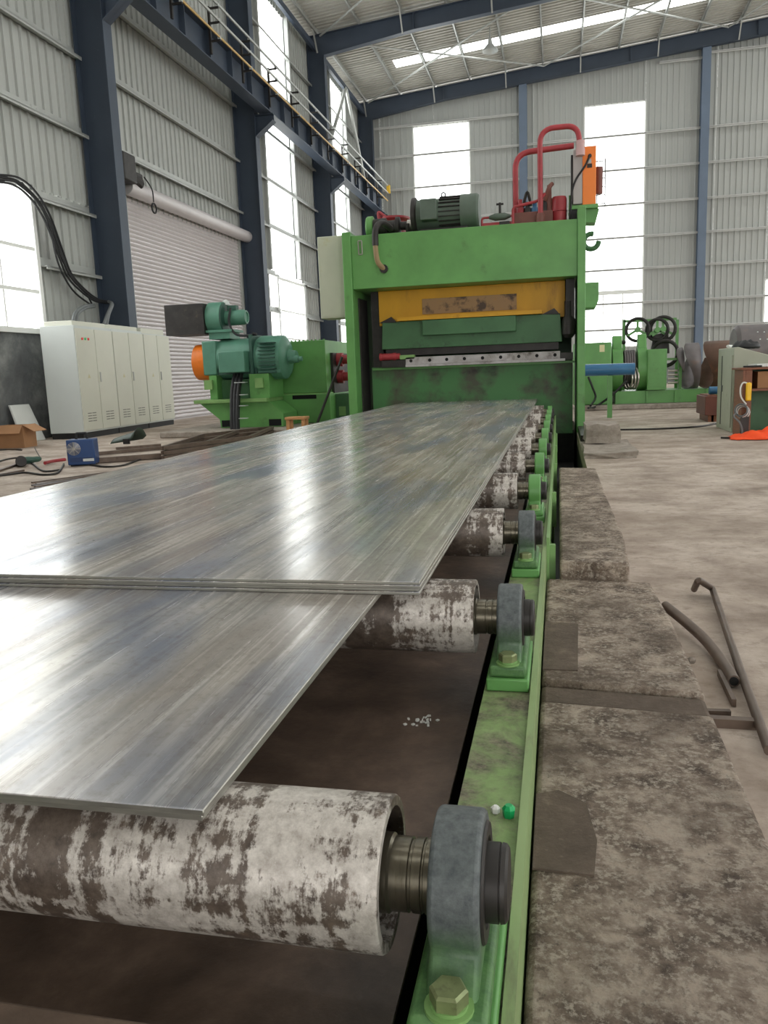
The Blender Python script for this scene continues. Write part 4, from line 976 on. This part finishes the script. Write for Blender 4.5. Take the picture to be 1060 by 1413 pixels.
# ------------------------------------------------------------------ control cabinets
CA = math.radians(93.0)
c0 = atZ(117, 605.5, 0); dirv = Vector((-.05, 1, 0)).normalized(); nrm = Vector((1, .05, 0)).normalized()
cl = ['beige two door control cabinet nearest the camera, with red and green pilot lights', 'beige two door control cabinet, middle of the row of three', 'beige two door control cabinet, farthest of the row, beside the shutter']
CW, CDp, CH = [1.27, 1.25, 1.22], .62, 1.95
def local(o, a, b, z): return o+dirv*a-nrm*b+Vector((0, 0, z))
def cbx(mb, o, a0, a1, b0, b1, z0, z1):
    pts = [local(o, a0, b0, z0), local(o, a1, b0, z0), local(o, a1, b1, z0), local(o, a0, b1, z0)]; mb.prism(pts, (0, 0, z1-z0)); return mb
acc = 0
for i in range(3):
    o = c0+dirv*acc; W = CW[i]-.012; acc += CW[i]
    t = thing('control_cabinet', cl[i], 'cabinet', o, 'control cabinets by the left wall')
    cbx(MB(), o, .01, W-.01, .02, CDp-.02, 0, .1).build('base_plinth', BLACK, t)
    cbx(MB(), o, 0, W, .0, CDp, .1, CH-.05-(0.03 if i == 2 else 0)).build('body', CREAM_S, t, bevel=.006)
    cbx(MB(), o, .05, W-.1, .05, CDp-.05, CH-.05-(0.03 if i == 2 else 0), CH+.03).build('roof_cap', CREAM, t, bevel=.01)
    for k in range(2):
        a0 = .012+k*(W/2)+(.0); a1 = a0+W/2-.02
        d = cbx(MB(), o, a0, a1, -.018, -.0006, .13, CH-.1).build('door', CREAM, t, bevel=.004)
        for r in range(4):
            for s_ in range(2): cbx(MB(), o, a0+.14+s_*.15, a0+.27+s_*.15, -.0205, -.0185, .28+r*.045, .295+r*.045).build('vent_slot', VENT, d)
        if k == 1: cbx(MB(), o, a0+.04, a0+.065, -.035, -.0185, .95, 1.12).build('handle', GALV, d)
        else:
            pc = local(o, (a0+a1)/2, -.0187, 1.02); s3 = .045
            MB().prism([pc-dirv*s3, pc+dirv*s3, pc+Vector((0, 0, .075))], nrm*.001).build('warning_sign', YPLAST if False else paint('faded_sign', (196, 190, 150), .05, .5), d)
    if i == 0:
        for k, m_ in ((0, REDGLOW), (1, GRNGLOW), (2, REDGLOW)):
            MB().lathe(local(o, .2+k*.1, -.0187, 1.68), nrm, [(0, .022), (.015, .02)], 12).build('pilot_light', m_, t)

# cables from the window to the cabinets
t = thing('cable_run', 'black cables sagging along the left wall down to the cabinets', 'cables', atX(100, 330, -8.75))
Xc = -8.72
def cpath(pts): return smoothpath([atX(x, y, Xc) for x, y in pts], 6)
r1 = [(-12, 244), (20, 248), (45, 268), (65, 300), (82, 345), (95, 378), (112, 398), (132, 413), (151, 417)]
for i, (ox, oy) in enumerate(((0, 0), (4, 4), (-4, 7), (6, -3))):
    MB().tube(cpath([(x+ox*(1-.1*j), y+oy*(1-.1*j)) for j, (x, y) in enumerate(r1)]), .02, 7).build('cable', BLACK, t)
MB().tube(cpath([(20, 250), (52, 278), (68, 310), (80, 362), (100, 400), (126, 421)]), .018, 7).build('cable', BLACK, t)
MB().tube(cpath([(30, 252), (60, 292), (78, 340), (95, 375), (118, 403), (128, 422)]), .018, 7).build('cable', BLACK, t)
t = thing('conduit', 'grey flexible conduits entering the cabinet roofs', 'conduit', atX(125, 430, -8.3))
for off_ in (0, 4): MB().tube(smoothpath([atX(130, 421+off_*.5, -8.6), atX(115+off_, 423+off_*.5, -8.4), atX(104+off_, 432, -8.25), (atX(101+off_, 444, -8.2).x, atX(101+off_, 444, -8.2).y, 2.0)], 6), .03, 8).build('conduit', IRON, t)
for off_ in (0, 4): MB().tube(smoothpath([atX(150, 416, -8.6), atX(155-off_*.3, 420, -8.4), atX(150-off_*.5, 434, -8.3), (atX(147-off_, 446, -8.25).x, atX(147-off_, 446, -8.25).y, 2.0)], 6), .03, 8).build('conduit', IRON, t)

# ------------------------------------------------------------------ left floor clutter
# welder
q = atZ(106, 644, 0); M = Matrix.Rotation(.35, 3, 'Z')
def wv(a, b, z): v = M@Vector((a, b, 0)); return (q.x+v.x, q.y+v.y+.15, z)
t = thing('welder', 'blue portable inverter welder with handle on the floor', 'welder', (q.x, q.y+.15, 0))
hw, hd, hh = .15, .12, .3
def wbox(a0, a1, b0, b1, z0, z1, name, m_, par=t, bev=0):
    return MB().prism([wv(a0, b0, z0), wv(a1, b0, z0), wv(a1, b1, z0), wv(a0, b1, z0)], (0, 0, z1-z0)).build(name, m_, par, bevel=bev)
wbox(-hw, hw, -hd, hd, .015, hh, 'case', BLUE, bev=.012)
wbox(-.12, .12, -hd-.004, -hd-.0005, .05, .1, 'lower_panel', paint('dark_blue', (22, 48, 92), .1, .4))
hx = wv(-.07, -hd-.003, .2)
gr_ = MB()
for k in range(5):
    r = .015+.014*k; gr_.torus(hx, tuple(M@Vector((0, 1, 0))), r, .0028, 16, 5)
for k in range(4):
    a_ = PI*k/4; dv = M@Vector((math.cos(a_)*.075, 0, 0)); gr_.bar(Vector(hx)-dv-Vector((0, 0, math.sin(a_)*.075)), Vector(hx)+dv+Vector((0, 0, math.sin(a_)*.075)), .006)
gr_.build('fan_grille', STEEL, t)
MB().tube(bend([wv(-.06, 0, hh), wv(-.06, 0, hh+.065), wv(.06, 0, hh+.065), wv(.06, 0, hh)], .02), .014, 8).build('handle', BLACK, t)
wbox(.02, .14, -hd-.005, -hd-.0045, .055, .085, 'name_strip', LAMPM)
for a_ in (-.11, .11):
    for b_ in (-.085, .085): wbox(a_-.015, a_+.015, b_-.015, b_+.015, .0005, .0148, 'foot', BLACK)
# tongs / clamp beside it
pth = lambda pts, z=.02: smoothpath([atZ(x, y, z) for x, y in pts], 5)
t = MB().tube(pth([(62, 639), (75, 636), (90, 634)], .03), [.02]*11, 8).build('welding_clamp', RED); tag(t, 'red welding clamp grip left of the blue welder', 'clamp')
t = thing('angle_grinder', 'dark green angle grinder among cables left of the blue welder', 'grinder', atZ(40, 637, 0))
MB().tube(pth([(28, 636), (40, 635), (56, 633)], .05), [.045, .045, .045, .045, .045, .045, .04, .035, .035, .03, .02], 10).build('grip', TEAL_D, t)
MB().cyl(atZ(29, 639, .02), atZ(29, 636, .075), .06, n=14).build('head', DARK, t)
MB().tube(pth([(56, 632), (50, 622), (48, 618)], .06), .006, 6).build('side_wire', DARK, t)
for lab, pts in (('black cable looping from the welder over the floor on the left', [(88, 640), (80, 652), (60, 655), (35, 652), (10, 655), (-15, 658)]),
                 ('thin grey cable lying behind the grinder', [(-10, 640), (8, 634), (28, 632), (45, 640), (60, 650), (84, 648)]),
                 ('cable trailing right from the welder along the square tubes', [(125, 641), (145, 644), (170, 642), (190, 635), (205, 632)]),
                 ('thin cable bent beside the cardboard box', [(-10, 622), (15, 620), (30, 621)])):
    o = MB().tube(pth(pts, .012), .011, 6).build('cable', DARK); tag(o, lab, 'cable', 'loose cables on the left floor')
for lab, a_, b_, w_ in (('dark flat bar at the left edge, under the cables', (-10, 652), (22, 641), .05), ('thin flat bar in front of the other at the left edge', (-10, 657), (32, 649), .035),
                        ('flat bar in front of the cardboard box', (-10, 620), (28, 620), .03)):
    o = MB().bar(atZ(*a_, .015), atZ(*b_, .015), w_, .02).build('flat_bar', TUBEM); tag(o, lab, 'steel bar', 'loose bars at the left edge')
# square tubes
tubes = [('lower long square tube running behind the welder', (126, 636), (222, 629), .07, .035), ('square tube behind the long one, near the mask', (134, 626), (222, 618), .05, .03),
         ('thin tube under the welding mask', (160, 619), (222, 614), .04, .03)]
for lab, a_, b_, w_, z in tubes:
    o = MB().bar(atZ(*a_, z), atZ(*b_, z), w_, w_*.9).build('square_tube', TUBEM, bevel=.006); tag(o, 'brown '+lab, 'steel tube', 'square tubes on the left floor')
# ladder-like frames
def fbar(mb, a_, b_, z, w_): mb.bar(atZ(*a_, z), atZ(*b_, z), w_, w_)
for j, lab in enumerate(('welded square tube frame lying on the floor, lowest of the stack', 'welded square tube frame, middle of the stack', 'welded square tube frame on top, beside the cable bundle')):
    z = .024+j*.056; t = thing('welded_grid', 'dark '+lab, 'steel frame', atZ(270, 630, z), 'stacked tube grids')
    o0 = atZ(225, 631, .03); 
    def fp(a, b): return Vector((o0.x+a, o0.y+b, z))
    dA = atZ(320, 618, .03)-o0; dA.z = 0; dB = atZ(295, 606, .03)-o0; dB.z = 0
    A, B = dA, dB*.75
    st = Vector((o0.x, o0.y, z))
    for nm, p_, q_ in (('side_tube', st, st+A*1.3), ('side_tube', st+B, st+B+A*1.3), ('cross_tube', st, st+B), ('cross_tube', st+A*.62, st+A*.62+B), ('cross_tube', st+A*1.3, st+A*1.3+B)):
        MB().bar(p_, q_, .045, .045).build(nm, TUBEM, t)
# thin bar bundle
BB = [((44, 666), (150, 652)), ((44, 670), (160, 655)), ((48, 672), (172, 652)), ((42, 675), (150, 662)), ((50, 668), (178, 649))]
for j, (a_, b_) in enumerate(BB):
    o = MB().bar(atZ(*a_, .015+.006*(j % 2)), atZ(*b_, .015+.006*(j % 2)), .03, .016).build('flat_bar', GREYST if j % 2 else TUBEM); tag(o, 'grey flat steel bars lying in a thin bundle beside the plate edge', 'steel bar', 'thin bars beside the plate')
# mask
q = atZ(176, 617, 0)
t = thing('welding_mask', 'dark green welding hand shield lying on the square tubes', 'mask', (q.x, q.y, .05))
V = []; F = []
nu, nv = 10, 6
for i in range(nu+1):
    for j in range(nv+1):
        u_ = i/nu; v_ = j/nv-.5; a_ = (u_-.5)*2.2
        V.append((q.x-.19+.36*(j/nv)+.05*u_, q.y+.17*math.sin(a_)+.02, .02+.2*math.cos(a_)*(.7+.5*(j/nv))-.02+(.04 if j == nv else 0)))
for i in range(nu):
    for j in range(nv): F.append((i*(nv+1)+j, (i+1)*(nv+1)+j, (i+1)*(nv+1)+j+1, i*(nv+1)+j+1))
mk = MB().add(V, F).build('shell', paint('mask_green', (52, 66, 56), .1, .5), t); so = mk.modifiers.new('solid', 'SOLIDIFY'); so.thickness = .006
MB().box(q.x+.02, q.x+.12, q.y-.145, q.y-.125, .055, .13).build('visor', BLACK, t)
# boxes
def carton(label, cpx, w_, d_, h_, rz, z0=0, flap=True, m_=CARD):
    q = atZ(*cpx, 0); Mz = Matrix.Rotation(rz, 3, 'Z')
    t = thing('cardboard_box', label, 'box', (q.x, q.y, z0), 'cardboard boxes by the left wall')
    def pv(a, b, z): v = Mz@Vector((a, b, 0)); return (q.x+v.x, q.y+v.y, z)
    for nm, (a0, a1, b0, b1, c0_, c1_) in (('bottom', (-w_/2, w_/2, -d_/2, d_/2, z0, z0+.01)), ('side', (-w_/2, w_/2, -d_/2, -d_/2+.008, z0+.01, z0+h_)), ('side', (-w_/2, w_/2, d_/2-.008, d_/2, z0+.01, z0+h_)),
                                         ('side', (-w_/2, -w_/2+.008, -d_/2+.008, d_/2-.008, z0+.01, z0+h_)), ('side', (w_/2-.008, w_/2, -d_/2+.008, d_/2-.008, z0+.01, z0+h_))):
        MB().prism([pv(a0, b0, c0_), pv(a1, b0, c0_), pv(a1, b1, c0_), pv(a0, b1, c0_)], (0, 0, c1_-c0_)).build(nm, m_, t)
    if flap:
        MB().prism([pv(w_/2, -d_/2, z0+h_), pv(w_/2, d_/2, z0+h_), pv(w_/2+.18, d_/2, z0+h_-.1), pv(w_/2+.18, -d_/2, z0+h_-.1)], (0, 0, .008)).build('flap', m_, t)
        MB().prism([pv(-w_/2, -d_/2, z0+h_), pv(w_/2, -d_/2, z0+h_), pv(w_/2, -d_/2-.1, z0+h_-.12), pv(-w_/2, -d_/2-.1, z0+h_-.12)], (0, 0, .008)).build('flap', m_, t)
    return t
carton('brown open cardboard box with flaps on the floor by the low wall', (24, 617), .45, .36, .34, .1)
t = MB().prism([(-8.72, 11.75, .0), (-8.72, 12.35, 0), (-8.94, 12.3, .62), (-8.94, 11.8, .62)], (.04, 0, .0)).build('foam_board', FOAM, bevel=.008, loc=(-8.8, 12, 0)); tag(t, 'white foam sheet leaning on the low wall behind the cardboard box', 'foam sheet')
t = MB().lathe(atZ(4, 616, 0), (0,0,1), [(0, .1), (.06, .14), (.12, .1), (.15, .03)], 10).build('plastic_wrap', FOAM); tag(t, 'crumpled clear plastic wrap left of the cardboard box', 'wrap')

# ------------------------------------------------------------------ right side
YR = 17.5
def gx(px, py, Y=YR): return atY(px, py, Y)
t = MB().box(.45, 6.5, 16.95, 21, 0, .1).build('plinth', BLOCKM, bevel=.02, loc=(2, 18, 0)); tag(t, 'low concrete plinth under the green coiler on the right', 'plinth')
DC = thing('coiler', 'green coiler machine with discs and handwheels right of the shear', 'machine', (1.6, YR, .1))
MB().box(gx(848, 550).x, 6.3, YR-.2, YR+1.2, .105, .36).build('bed', GREEN, DC)
for x in (1.15, 1.75, 2.3, 2.9, 3.5): MB().box(x, x+.03, YR-.24, YR-.2, .105, .36).build('bed_rib', GREEN, DC)
MB().box(.3, gx(843, 480).x, YR-.3, YR+.8, .105, gx(830, 473).z).build('headstock', GREEN, DC, bevel=.02)
q = gx(831, 480, YR-.3); MB().box(q.x-.05, q.x+.05, YR-.304, YR-.3005, q.z-.08, q.z+.06).build('label_plate', paint('cream_label', (214, 206, 160), .05, .5), DC)
def disc(px, ztop, wpx, m_=GREEN):
    x = gx(px, 480).x; wd = wpx/1105*17.8; pts = []
    for i in range(24):
        a_ = 2*PI*i/24; rr = .45; pts.append((x, YR+.2+rr*math.cos(a_), .8+rr*math.sin(a_)))
    MB().prism(pts, (wd, 0, 0)).build('disc', m_, DC, bevel=.01)
    MB().prism([(x+.01, YR-.05, .9), (x+.01, YR+.45, .9), (x+.01, YR+.28, ztop), (x+.01, YR+.12, ztop)], (wd*.9, 0, 0)).build('disc_arm', m_, DC, bevel=.02)
disc(845, gx(850, 463).z, 13); disc(880, gx(880, 461).z, 12)
co = MB()
xs0 = gx(861, 490).x
for i in range(5): co.torus((xs0+.03+i*.045, YR+.2, .85), (1,0,0), .33, .025, 24, 6)
co.build('wire_coil', GREYST, DC)
co = MB()
for i in range(3): co.torus((gx(866, 520).x+i*.06, YR-.05, .62), (1,.4,0), .22, .02, 20, 6)
co.build('wire_coil', STEEL, DC)
b0, b1 = gx(893, 541, YR-.3), gx(921, 481, YR-.3)
MB().box(b0.x, b1.x, YR-.3, YR+.2, .37, b1.z).build('tailstock', GREEN, DC, bevel=.01)
MB().box(b0.x+.03, b1.x-.03, YR-.31, YR-.3005, .42, b1.z-.04).build('tailstock_cover', GREEN, DC)
def hwheel(px, py, rpx):
    q = gx(px, py, YR+.7); R_ = rpx/1105*18.5
    o = MB().torus((q.x, YR+.7, q.z), (.25, 1, 0), R_, .035, 24, 8).build('handwheel', DARK, DC)
    sp_ = MB()
    for k in range(3):
        a_ = PI/2+2*PI*k/3; sp_.bar((q.x, YR+.7, q.z), (q.x+R_*math.cos(a_), YR+.7, q.z+R_*math.sin(a_)), .05, .03, up=(0, 1, 0))
    sp_.lathe((q.x, YR+.62, q.z), (0,1,0), [(0, .06), (.16, .06)], 12); sp_.build('spokes', GREEN, o)
hwheel(880, 455, 14); hwheel(907, 455, 13); hwheel(915, 454, 15)
for px in (861, 934): x = gx(px, 480, YR+.9).x; MB().box(x-.03, x+.03, YR+.88, YR+.94, .36, gx(px, 441, YR+.9).z).build('frame_post', GREEN, DC)
x0, x1 = gx(861, 441, YR+.9).x, gx(934, 441, YR+.9).x; z = gx(900, 440, YR+.9).z; MB().box(x0, x1, YR+.88, YR+.94, z-.05, z).build('frame_rail', GREEN, DC)
MB().prism([(gx(903, 480).x, YR+.75, 1.1), (gx(931, 480).x, YR+.75, 1.1), (gx(929, 460).x, YR+.75, 1.55), (gx(908, 462).x, YR+.75, 1.5)], (0, .1, 0)).build('back_guard', DARK, DC)
MB().torus((gx(922, 490).x, YR+.5, 1.1), (.3, 1, 0), .26, .04, 24, 8).build('ring', DARK, DC)
for i in range(4): MB().cyl((gx(922, 520).x, YR, .5+i*.08), (gx(936, 520).x, YR, .5+i*.08), .025, n=10).build('guide_roller', STEEL, DC)
MB().box(gx(936, 520).x, gx(940, 520).x, YR-.1, YR+.1, .36, .95).build('roller_post', GREEN, DC)
MB().box(gx(920, 490).x, gx(940, 490).x, YR-.1, YR+.1, .95, 1.0).build('roller_bracket', GREEN, DC)
MB().lathe((gx(858, 470).x, YR+.2, gx(860, 472).z), (1,0,0), [(0, .03), (.06, .05), (.1, .03)], 10).build('knob', DARK, DC)
for pts in ([(812, 520), (818, 535), (822, 548), (815, 560)], [(865, 525), (845, 545), (822, 561), (812, 563)]):
    o = MB().tube(smoothpath([atY(x, y, YR-.5) for x, y in pts[:-1]]+[atZ(*pts[-1], .125)], 6), .022, 7).build('cable', BLACK); tag(o, 'black cable %s the green coiler headstock' % ('hanging along the left edge of' if pts[0][0] < 850 else 'drooping from the wire coil across'), 'cable', 'cables on the coiler')
# blue tube
t = MB().cyl(atY(806, 511, 14.5), atY(876, 509, 14.5), .1, n=20).build('blue_tube', BLUET, loc=(1, 14.5, .8)); tag(t, 'blue steel tube sticking out right of the shear', 'tube')
q = atY(842, 510, 14.5)
t = MB().box(q.x-.04, q.x+.04, 14.46, 14.54, 0, q.z-.1).build('tube_prop', GREEN, loc=(q.x, 14.5, 0)); tag(t, 'thin green prop under the blue tube', 'prop')

# rolled shells on the bed
def shell(label, px, py, R_, L, m_, tilt, arc0, arc1, Y):
    q = atY(px, py, Y); V = []; F = []; n = 20
    for j in range(2):
        for i in range(n+1):
            a_ = arc0+(arc1-arc0)*i/n; x = j*L+(.1*math.sin(2*(a_-PI))+.05 if j == 0 else 0)
            V.append((q.x+x, Y+R_*math.cos(a_), .365+R_+R_*math.sin(a_)))
    for i in range(n): F.append((i, i+1, n+2+i, n+1+i))
    o = MB().add(V, F).build('rolled_shell', m_, loc=(q.x, Y, .365)); s_ = o.modifiers.new('solid', 'SOLIDIFY'); s_.thickness = .02
    return tag(o, label, 'steel shell', 'rolled steel shells on the green bed')
A0, A1 = -PI*1.28, PI*.28
shell('grey rolled steel shell with cut end, left of the rusty one', 944, 500, .46, .26, GREYST, 0, PI*.2, PI*2.1, YR)
shell('rust brown rolled steel shell left of the grey console', 970, 500, .47, .6, RUST, 0, PI*.2, PI*2.1, YR+.0)
shell('narrow dark curved shell end, leftmost of the rolled shells', 934, 500, .42, .1, GREYST, 0, PI*.1, PI*1.05, YR+.15)
# perforated drum
q = atY(1012, 470, 15); 
t = thing('perforated_drum', 'grey steel drum with small holes behind the grey console', 'drum', (q.x, 15.2, 0))
dz = 1.08; x0 = atY(1012, 470, 15.2).x
MB().lathe((x0, 15.2, dz), (1,0,0), [(0, .36), (.06, .42), (1.6, .42), (1.6, .4), (.06, .4)], 36).build('drum_shell', GREYST, t)
for px, py in ((1047, 458), (1056, 458), (1049, 468), (1059, 468)):
    q = atY(px, py, 14.82); MB().lathe((q.x, 15.2-math.sqrt(max(.42**2-(q.z-dz)**2, 0))-.001, q.z), (0,-1,0), [(0, .012), (.004, .012)], 10).build('hole_plug', LAMPM, t)
for x in (x0+.25, x0+1.3): MB().box(x-.05, x+.05, 15.0, 15.4, 0, dz-.36).build('stand', MAROON, t)
# console
q = atZ(1009, 597, 0); CX, CY = q.x, q.y
zc = atY(1012, 479, CY).z
t = thing('control_console', 'grey green console cabinet with sloping top and side door ajar', 'console', (CX, CY, 0))
dl = 1.0
prof = [(CX, CY, 0), (CX+.75, CY, 0), (CX+.75, CY, zc-.22), (CX+.05, CY, zc), (CX, CY, zc-.005)]
MB().prism(prof, (0, dl, 0)).build('body', GREYGREEN, t, bevel=.008)
MB().prism([(CX-.014, CY+.03, .06), (CX-.014, CY+dl*.62, .06), (CX-.014, CY+dl*.62, zc-.1), (CX-.014, CY+.03, zc-.1)], (.0135, 0, 0)).build('door', GREYGREEN, t)
MB().prism([(CX-.003, CY+dl*.63, .06), (CX-.003, CY+dl*.74, .06), (CX-.003, CY+dl*.74, zc-.1), (CX-.003, CY+dl*.63, zc-.1)], (.0025, 0, 0)).build('door_gap', HOLE, t)
MB().box(CX-.03, CX-.0145, CY+dl*.56, CY+dl*.6, .5, .58).build('handle', IRON, t)
# cloth on the console
t = thing('dark_rag', 'dark rag heaped on top of the grey console', 'rag', (CX+.2, CY+.3, zc))
bm = bmesh.new(); bmesh.ops.create_uvsphere(bm, u_segments=20, v_segments=10, radius=1)
random.seed(5)
for v in bm.verts: v.co = Vector((v.co.x*.17, v.co.y*.2, max(v.co.z, -.25)*.07*(1+.6*math.sin(v.co.x*7)*math.cos(v.co.y*6))))
me = bpy.data.meshes.new('rag'); bm.to_mesh(me); bm.free(); me.materials.append(BLACK); me.polygons.foreach_set('use_smooth', [True]*len(me.polygons))
o = bpy.data.objects.new('rag', me); COL.objects.link(o); o.parent = t; o.location = (0, 0, .0)
t = MB().cyl((CX-.0+.03, CY+.55, zc+.022), (CX+.12, CY+.75, zc+.022), .02, n=10).build('white_roll', WHITE, loc=(CX, CY+.6, zc)); tag(t, 'small white roll on the console beside the rag', 'roll')
t = MB().torus((CX+.62, CY+.35, zc-.12), (0, 1, .2), .1, .035, 18, 8, .5).build('rusty_hoop', MAROON, loc=(CX+.6, CY+.3, zc-.2)); tag(t, 'rusty brown hoop on the low side of the console', 'hoop')
# desk
qd = atZ(1036, 604, 0); DX, DY = atY(1024, 560, qd.y).x, qd.y
zd = atY(1040, 507, DY).z
t = thing('wooden_desk', 'battered brown wooden desk in front of the grey console', 'desk', (DX, DY, 0))
MB().box(DX-.03, DX+.9, DY-.02, DY+.5, zd-.025, zd).build('desk_top', WOOD, t, bevel=.004)
MB().box(DX, DX+.03, DY+.0, DY+.46, 0, zd-.026).build('side_panel', WOOD, t)
MB().box(DX+.031, DX+.1, DY, DY+.02, 0, zd-.026).build('front_stile', WOOD, t)
MB().box(DX+.85, DX+.88, DY, DY+.46, 0, zd-.026).build('side_panel', WOOD, t)
MB().box(DX+.1, DX+.85, DY, DY+.46, zd-.27, zd-.245).build('shelf', WOOD, t)
MB().box(DX+.05, DX+.85, DY+.44, DY+.46, 0, zd-.026).build('back_panel', GREEN_D, t)
t = MB().box(DX+.17, DX+.6, DY+.05, DY+.35, zd-.243, zd-.05).build('cardboard_box', CARD, bevel=.003, loc=(DX+.3, DY+.1, zd-.243)); tag(t, 'brown carton inside the shelf of the wooden desk', 'box')
t = MB().cbox((DX+.28, DY+.2, zd+.02), .3, .24, .035, .2).build('white_folder', FOAM, bevel=.004, loc=(DX+.2, DY+.2, zd)); tag(t, 'white folder lying on the wooden desk', 'folder')
t = MB().cbox((DX+.12, DY+.1, zd+.012), .2, .1, .02, -.2).build('dark_tray', BLACK, bevel=.004, loc=(DX+.1, DY+.1, zd)); tag(t, 'dark flat tray on the left corner of the desk', 'tray')
# pendant
t = thing('pendant_control', 'yellow crane pendant control hanging on the desk side', 'pendant', (DX+.0, DY-.06, .4))
y_ = DY-.05
pc = atY(1033, 540, y_)
MB().box(pc.x-.03, pc.x+.03, y_-.03, y_+.02, pc.z-.11, pc.z+.1).build('handset', YPLAST, t, bevel=.015)
MB().tube(smoothpath([(pc.x, y_, pc.z+.1), atY(1034, 530, y_), atY(1026, 528, y_), atY(1022, 536, y_), atY(1023, 548, y_), atY(1030, 558, y_)]), .009, 8).build('lead', FOAM, t)
t = thing('cable_coil', 'coil of grey white cable hung on the desk side under the yellow pendant', 'cable', atY(1022, 570, y_))
for k in range(4): MB().torus(tuple(atY(1023+k*1.2, 566+k, y_-.0)+Vector((0, k*.012, 0))), (.6, 1, 0), .07, .011, 18, 6).build('cable_loop', FOAM if k % 2 else IRON, t)
MB().tube(smoothpath([atY(1016, 570, y_), atY(1013, 575, y_), atY(1020, 582, y_), atY(1024, 592, y_), (atY(1024, 600, y_).x, y_, .01)]), .012, 7).build('tail', IRON, t)
MB().box(atY(1026, 585, y_).x-.03, atY(1026, 585, y_).x+.06, y_-.0, y_+.04, .02, .25).build('junction', DARK, t)
# orange cloth
q = atZ(1040, 604, 0); random.seed(11)
bm = bmesh.new(); bmesh.ops.create_grid(bm, x_segments=26, y_segments=16, size=1)
for v in bm.verts:
    x, y = v.co.x, v.co.y; e_ = max(0, 1-max(abs(x), abs(y))**3)
    v.co = Vector((x*.34+.03*math.sin(y*5), y*.15+.02*math.sin(x*6), .012+e_*(.05+.06*(x+.6 if x > -.6 else 0)+.025*math.sin(x*9+y*4)+.02*math.sin(y*11))))
me = bpy.data.meshes.new('orange_cloth'); bm.to_mesh(me); bm.free(); me.materials.append(ORCLOTH); me.polygons.foreach_set('use_smooth', [True]*len(me.polygons))
o = bpy.data.objects.new('orange_cloth', me); COL.objects.link(o); o.location = (q.x+.06, q.y-.2, 0); s_ = o.modifiers.new('solid', 'SOLIDIFY'); s_.thickness = .006
tag(o, 'bright orange cloth dropped on the floor before the desk', 'cloth')
# crate on skids
q0 = atZ(984, 582, 0); qa = atZ(958, 573, 0)
t = thing('wooden_crate', 'maroon crate on two skids left of the grey console', 'crate', (q0.x-.2, q0.y+.2, 0))
x0, x1, y0, y1 = qa.x-.12, q0.x+.1, q0.y-.05, q0.y+.75
zt = atY(970, 547, y0).z
MB().box(x0, x1, y0, y1, .1, zt).build('crate_body', MAROON, t, bevel=.008)
MB().box(x0+.04, x1-.04, y0+.04, y1-.04, zt+.0005, zt+.015).build('lid', WOOD, t)
for x in (x0+.05, x1-.13): MB().box(x, x+.08, y0+.02, y1-.02, 0, .0995).build('skid', WOOD, t)
t = MB().cyl((x0+.1, y0+.3, zt+.075), (x1+.2, y0+.3, zt+.075), .058, n=16).build('blue_roll', BLUET, loc=(x0, y0, zt)); tag(t, 'blue roll lying on the maroon crate', 'roll')
# rods on the floor to the right
o = MB().tube(smoothpath([atZ(850, 593, .012), atZ(900, 592, .012), atZ(960, 589, .012), atZ(990, 584, .012)]), .014, 6).build('cable', DARK); tag(o, 'long dark cable on the floor from shear to console', 'cable')
o = MB().tube(smoothpath([atZ(995, 604, .012), atZ(1010, 604, .012), atZ(1030, 602, .012)]), .013, 6).build('cable', DARK); tag(o, 'short cable end on the floor by the orange cloth', 'cable')
o = MB().bar(atZ(846, 588, .015), atZ(853, 588, .015), .05, .03).build('steel_offcut', DARK); tag(o, 'small dark offcut on the floor right of the concrete block', 'steel scrap')
